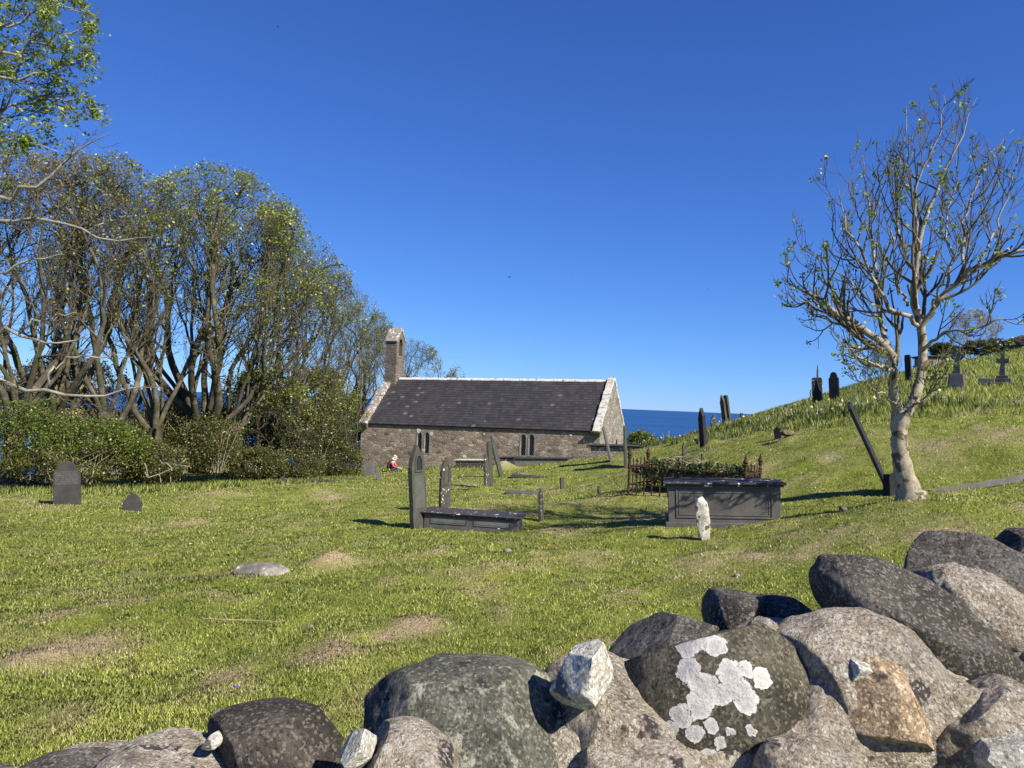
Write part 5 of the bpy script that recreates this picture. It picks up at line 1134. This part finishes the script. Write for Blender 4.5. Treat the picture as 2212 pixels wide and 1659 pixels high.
for nm, mt, loc, r3 in (('nose', M_SKIN, (.385, 0, .775), .016), ('eye', M_VEST, (.372, .034, .80), .011), ('eye', M_VEST, (.372, -.034, .80), .011), ('ear', M_SKIN, (.26, .10, .78), .026), ('ear', M_SKIN, (.26, -.10, .78), .026), ('mouth', M_RED, (.368, 0, .735), .014)):
    V, F = rockmesh(r3, r3, r3*1.2, 2, 3, .05, 0, .0); o = npmesh(nm, V+np.array(loc), F, mt, pers, True)

# ------------------------------------------------------------------ the wall in front of the camera
def M_boulder(name, cs, sc=9, sp=None, spth=.58, rough=.93, sp2=None, bump=1.):
    m = Mat(name, rough, .12); c = m.ramp(m.noise(sc, 8, .7), [(.32, cs[0]), (.5, cs[1]), (.68, cs[2])])
    gr = m.noise(120, 4, .75); c = m.mix(.5, c, m.ramp(gr, [(.35, .2), (.65, .85)]), 'OVERLAY')
    if sp: c = m.mix(m.ramp(m.noise(26, 6, .65, dist=.3), [(spth, 0.), (spth+.06, 1.)]), c, sp)
    if sp2: c = m.mix(m.ramp(m.noise(13, 4, .6, dist=.2), [(.60, 0.), (.64, 1.)]), c, sp2)
    vo = m.n('TexVoronoi', {'Vector': m.co, 'Scale': 210., 'Randomness': 1.}); cellv = m.n('SeparateColor', {0: vo.outputs['Color']}).outputs[0]
    c = m.mix(m.math('MULTIPLY', m.ramp(cellv, [(.80, 0.), (.84, 1.)]), .45), c, tuple(min(1., v*1.75) for v in cs[2])); c = m.mix(m.math('MULTIPLY', m.ramp(cellv, [(.10, 1.), (.13, 0.)]), .5), c, tuple(v*.5 for v in cs[0]))
    h = m.math('ADD', m.noise(30, 8, .75), m.math('ADD', m.math('MULTIPLY', gr, .4), m.math('MULTIPLY', m.noise(9, 5, .7), 1.2))); return m, c, h, bump
def fin(t, dist=.010):
    m, c, h, bmp = t; m.col(c); m.bump(h, bmp, dist); return m.m
MB_DK = fin(M_boulder('dark_boulder', ((.035,.032,.027), (.085,.077,.067), (.18,.165,.145)), 6, (.30,.27,.23), .61))
MB_GN = fin(M_boulder('grey_green_boulder', ((.06,.06,.048), (.115,.115,.092), (.19,.185,.145)), 8, (.36,.35,.28), .57, sp2=(.05,.05,.048)))
MB_BR = fin(M_boulder('brown_black_boulder', ((.028,.025,.022), (.06,.053,.046), (.15,.13,.105)), 6, (.22,.2,.17), .66))
MB_CR = fin(M_boulder('cream_boulder', ((.25,.205,.155), (.50,.425,.33), (.74,.65,.52)), 14, (.80,.74,.62), .585, sp2=(.12,.10,.095), bump=1.), .035)
MB_OR = fin(M_boulder('ochre_boulder', ((.19,.13,.08), (.33,.24,.155), (.48,.39,.27)), 10, (.45,.42,.36), .66, sp2=(.13,.10,.07)), .008)
MB_WH = fin(M_boulder('white_stone', ((.32,.30,.25), (.50,.47,.40), (.64,.61,.53)), 16, (.2,.2,.18), .62, sp2=(.12,.12,.11)), .008)
WALLO = Vector((.6, 1.7, -.9)); wallr = empty('boulder_wall', WALLO); tag(wallr, 'dry wall of big dark and cream lichened boulders along the bottom right', 'wall'); bpy.context.view_layer.update()
ALLB = []; ALL2 = []
def bould(X, Y, d, hx, hy, ry, ang, mat, seed, rough=.12, cuts=0, label=None, sub=6, sq=1.0, fine=.04, yaw=0.0, name='boulder', parent=wallr, attr=None, cutd=(.55, .85)):
    c = P(X, Y, d); V, F = rockmesh(hx*d/FPX, ry, hy*d/FPX, sub, seed, rough, cuts, fine, 9, cutd, sq)
    R_ = Euler((0, math.radians(ang), 0)).to_matrix() @ Euler((0, 0, math.radians(yaw))).to_matrix(); V = V*(1+.05*fbm(V/.05+seed, seed+9, 3))[:, None]; V = V @ np.array(R_).T + np.array(c)
    ALL2.append(V); (ALLB if mat in (MB_CR, MB_OR) else []).append(V); loc = np.array(WALLO) if parent else np.array(c)
    o = npmesh(name, V-loc, F, mat, parent, True, attr(V) if attr else None)
    if not parent: o.location = c
    if label: o['label'] = label
    return o, V
bould(345, 1690, 1.22, 170, 88, .12, -8, MB_CR, 81, .12, 2, fine=.075)
bould(600, 1622, 1.3, 172, 94, .11, 6, MB_BR, 82, .18, 8, 'flat brown and black boulder')
bould(1012, 1645, 1.42, 255, 212, .2, 3, MB_GN, 83, .16, 5, cutd=(.78, .95), label= 'big round grey green speckled boulder')
bould(865, 1668, 1.22, 120, 108, .1, 0, MB_CR, 84, .1, 2, fine=.075)
bould(768, 1625, 1.18, 38, 58, .05, 25, MB_WH, 85, .15, 8, cutd=(.5, .75))
bould(460, 1600, 1.24, 20, 13, .03, 0, MB_WH, 86, .15, 3)
bould(1300, 1590, 1.44, 185, 180, .14, -20, MB_CR, 87, .12, 2, fine=.075)
bould(1380, 1700, 1.3, 130, 120, .1, 0, MB_CR, 95, .12, 2, fine=.075)
o3, V3 = bould(1545, 1545, 1.5, 225, 245, .17, 0, None, 88, .10, 6, 'dark ridged boulder covered in white lichen rosettes', 7, 1.0, .014)
bould(1430, 1410, 1.6, 140, 74, .12, -28, MB_DK, 89, .16, 6)
bould(1602, 1328, 1.83, 76, 60, .1, 12, MB_DK, 90, .12, 7, 'angular black block', sq=.7)
bould(1695, 1345, 1.8, 90, 56, .1, 6, MB_DK, 91, .12, 6, sq=.8)
bould(1850, 1555, 1.5, 250, 225, .17, 30, MB_CR, 92, .10, 2, 'large cream boulder with dark spots')
bould(1905, 1530, 1.40, 122, 100, .09, 30, MB_OR, 93, .18, 6, 'ochre faced angular boulder', sq=.85, fine=.075)
bould(1690, 1450, 1.53, 85, 110, .12, -20, MB_CR, 106, .12, 2, fine=.075)
bould(1862, 1455, 1.40, 72, 42, .05, -12, MB_WH, 94, .14, 8, cutd=(.5, .75))
bould(1990, 1372, 1.66, 272, 104, .15, 32, MB_DK, 96, .16, 5, cutd=(.8, .96), label= 'long smooth dark cobble lying aslant')
bould(2125, 1345, 1.76, 160, 100, .14, 32, MB_CR, 97, .1, 1, fine=.075)
bould(2110, 1275, 1.93, 165, 115, .16, 18, MB_DK, 98, .18, 10, 'large angular dark boulder', sq=.75)
bould(2200, 1192, 2.3, 95, 50, .12, -8, MB_BR, 99, .1, 5)
bould(2130, 1600, 1.4, 165, 140, .12, 15, MB_CR, 100, .12, 2, fine=.075)
bould(2190, 1640, 1.28, 110, 70, .08, -10, MB_WH, 101, .14, 9, cutd=(.5, .75))
bould(1750, 1680, 1.3, 120, 90, .08, 10, MB_CR, 102, .12, 2, fine=.075)
for X_, Y_, d_, m_ in ((130, 1740, 1.2, MB_DK), (-60, 1790, 1.2, MB_CR), (-260, 1850, 1.2, MB_GN), (-470, 1900, 1.22, MB_CR), (-40, 1760, 1.45, MB_DK), (180, 1720, 1.42, MB_CR), (-300, 1810, 1.45, MB_CR)): bould(X_, Y_, d_, 150, 95, .13, 0, m_, 200+int(X_) % 90, .12, 3, fine=.06)
bould(1700, 1405, 1.68, 120, 60, .1, 8, MB_CR, 107, .12, 2, fine=.075)
bould(2330, 1300, 2.0, 170, 150, .2, 0, MB_DK, 103, .1, 4); bould(2380, 1500, 1.6, 170, 160, .16, 0, MB_CR, 104, .1, 2, fine=.075)
bould(1266, 1457, 1.35, 86, 108, .055, -4, MB_WH, 105, .16, 14, cutd=(.45, .72), label='rough white quartz block standing upright', sq=.65, fine=.03)
# lichen rosettes: centres found on the boulder's surface, colour and crust by distance in its own space
cents = []
nrm = V3-V3.mean(0)
front = V3[:, 1] < V3[:, 1].mean()+.09
for X, Y, rp in [(1495,1330,30),(1487,1392,32),(1545,1394,28),(1490,1447,33),(1521,1480,35),(1509,1519,35),(1578,1452,30),(1607,1442,22),(1645,1466,27),(1593,1490,30),(1612,1514,32),(1559,1499,25),(1473,1545,28),(1499,1581,20),(1447,1576,22),(1535,1569,18),(1555,1607,18),(1574,1576,11),(1624,1581,12),(1483,1638,15),(1535,1638,24)]:
    rd = np.array(ray(X, Y)); t = (V3@rd)/(rd@rd); dist = np.linalg.norm(V3-t[:, None]*rd, axis=1)+.3*(V3[:, 1]-V3[:, 1].min())
    c = V3[np.argmin(dist)]; cents.append((c-np.array(WALLO), rp*c[1]/FPX*.95))
t4 = M_boulder('lichened_dark_boulder', ((.03,.028,.02), (.062,.056,.042), (.12,.108,.08)), 8, (.24,.21,.155), .61)
m, c, h, bmp = t4
wob = m.n('VectorMath', {0: m.n('VectorMath', {0: m.noise(45, 4, .6, out='Color'), 1: (.5, .5, .5)}, operation='SUBTRACT').outputs[0], 'Scale': .03}, operation='SCALE').outputs[0]
cw = m.n('VectorMath', {0: m.co, 1: wob}, operation='ADD').outputs[0]; best = None; sec = None
for ce, rad in cents:
    dn = m.math('DIVIDE', m.n('VectorMath', {0: cw, 1: tuple(float(x) for x in ce)}, operation='DISTANCE').outputs['Value'], float(rad)); 
    if best is None: best = dn
    else:
        hi_ = m.math('MAXIMUM', best, dn); sec = hi_ if sec is None else m.math('MINIMUM', sec, hi_); best = m.math('MINIMUM', best, dn)
crack = m.ramp(m.math('SUBTRACT', sec, best), [(.02, 0.), (.09, 1.)])
frill = m.math('ADD', best, m.math('MULTIPLY', m.math('SUBTRACT', m.noise(95, 5, .75), .5), .35))
mask = m.math('MULTIPLY', m.ramp(frill, [(.90, 1.), (.97, 0.)]), m.math('ADD', m.math('MULTIPLY', m.ramp(m.noise(60, 4, .7), [(.30, 0.), (.36, 1.)]), .85), .15)); lc = m.ramp(best, [(.0, (.38,.36,.345)), (.6, (.44,.42,.40)), (.86, (.55,.53,.50)), (.95, (.36,.33,.30))])
lc = m.mix(m.math('MULTIPLY', m.math('SUBTRACT', 1., crack), .6), lc, (.25,.23,.2)); lc = m.mix(.6, lc, m.ramp(m.noise(150, 4, .7), [(.3, .35), (.7, .7)]), 'OVERLAY')
m.col(m.mix(mask, c, lc)); m.bump(m.math('ADD', h, m.math('MULTIPLY', mask, .8)), .9, .004); o3.data.materials.clear(); o3.data.materials.append(m.m)
# mortar and rubble packed between the boulders: a surface that fills the crevices and stays below the stones' crowns
gx, gy, gs = np.arange(-1.5, 3.4, .0125), np.arange(.7, 3.0, .0125), .0125
def shift(A, a, b_): return np.roll(np.roll(A, a, 0), b_, 1)
def hmap(vs, k):
    Z = np.full((len(gx), len(gy)), -9.); allv = np.concatenate(vs); ii = ((allv[:, 0]-gx[0])/gs).round().astype(int); jj = ((allv[:, 1]-gy[0])/gs).round().astype(int)
    ok = (ii >= 0) & (ii < len(gx)) & (jj >= 0) & (jj < len(gy)); np.maximum.at(Z, (ii[ok], jj[ok]), allv[ok, 2])
    for _ in range(3):
        D = np.maximum.reduce([shift(Z, a, b_) for a in (-1, 0, 1) for b_ in (-1, 0, 1)]); Z = D if _ == 0 else np.where(Z < -8, D, Z)
    Z = np.where(Z < -8, -1.75, Z)
    for _ in range(3):
        for ax in (0, 1): Z = sum(np.roll(Z, q_, ax) for q_ in range(-k, k+1))/(2*k+1)
    return Z
Z = np.maximum(hmap(ALLB, 4), hmap(ALL2, 5)-.06)
pg = np.stack(np.meshgrid(gx, gy, indexing='ij')+[Z], -1) if False else np.stack([*np.meshgrid(gx, gy, indexing='ij'), Z], -1)
pg[..., 2] += -.02+.07*fbm(pg*np.array([9, 9, 0]), 4, 4)+.02*fbm(pg*np.array([40, 40, 0]), 3, 4)
keep = (Z > -1.7); nxx, nyy = Z.shape; id_ = np.arange(nxx*nyy).reshape(nxx, nyy)
F = np.stack([id_[:-1, :-1], id_[1:, :-1], id_[1:, 1:], id_[:-1, 1:]], -1)[keep[:-1, :-1]].reshape(-1, 4)
u_, inv = np.unique(F, return_inverse=True)
npmesh('mortar', pg.reshape(-1, 3)[u_]-np.array(WALLO), inv.reshape(F.shape), MB_CR, wallr, True)
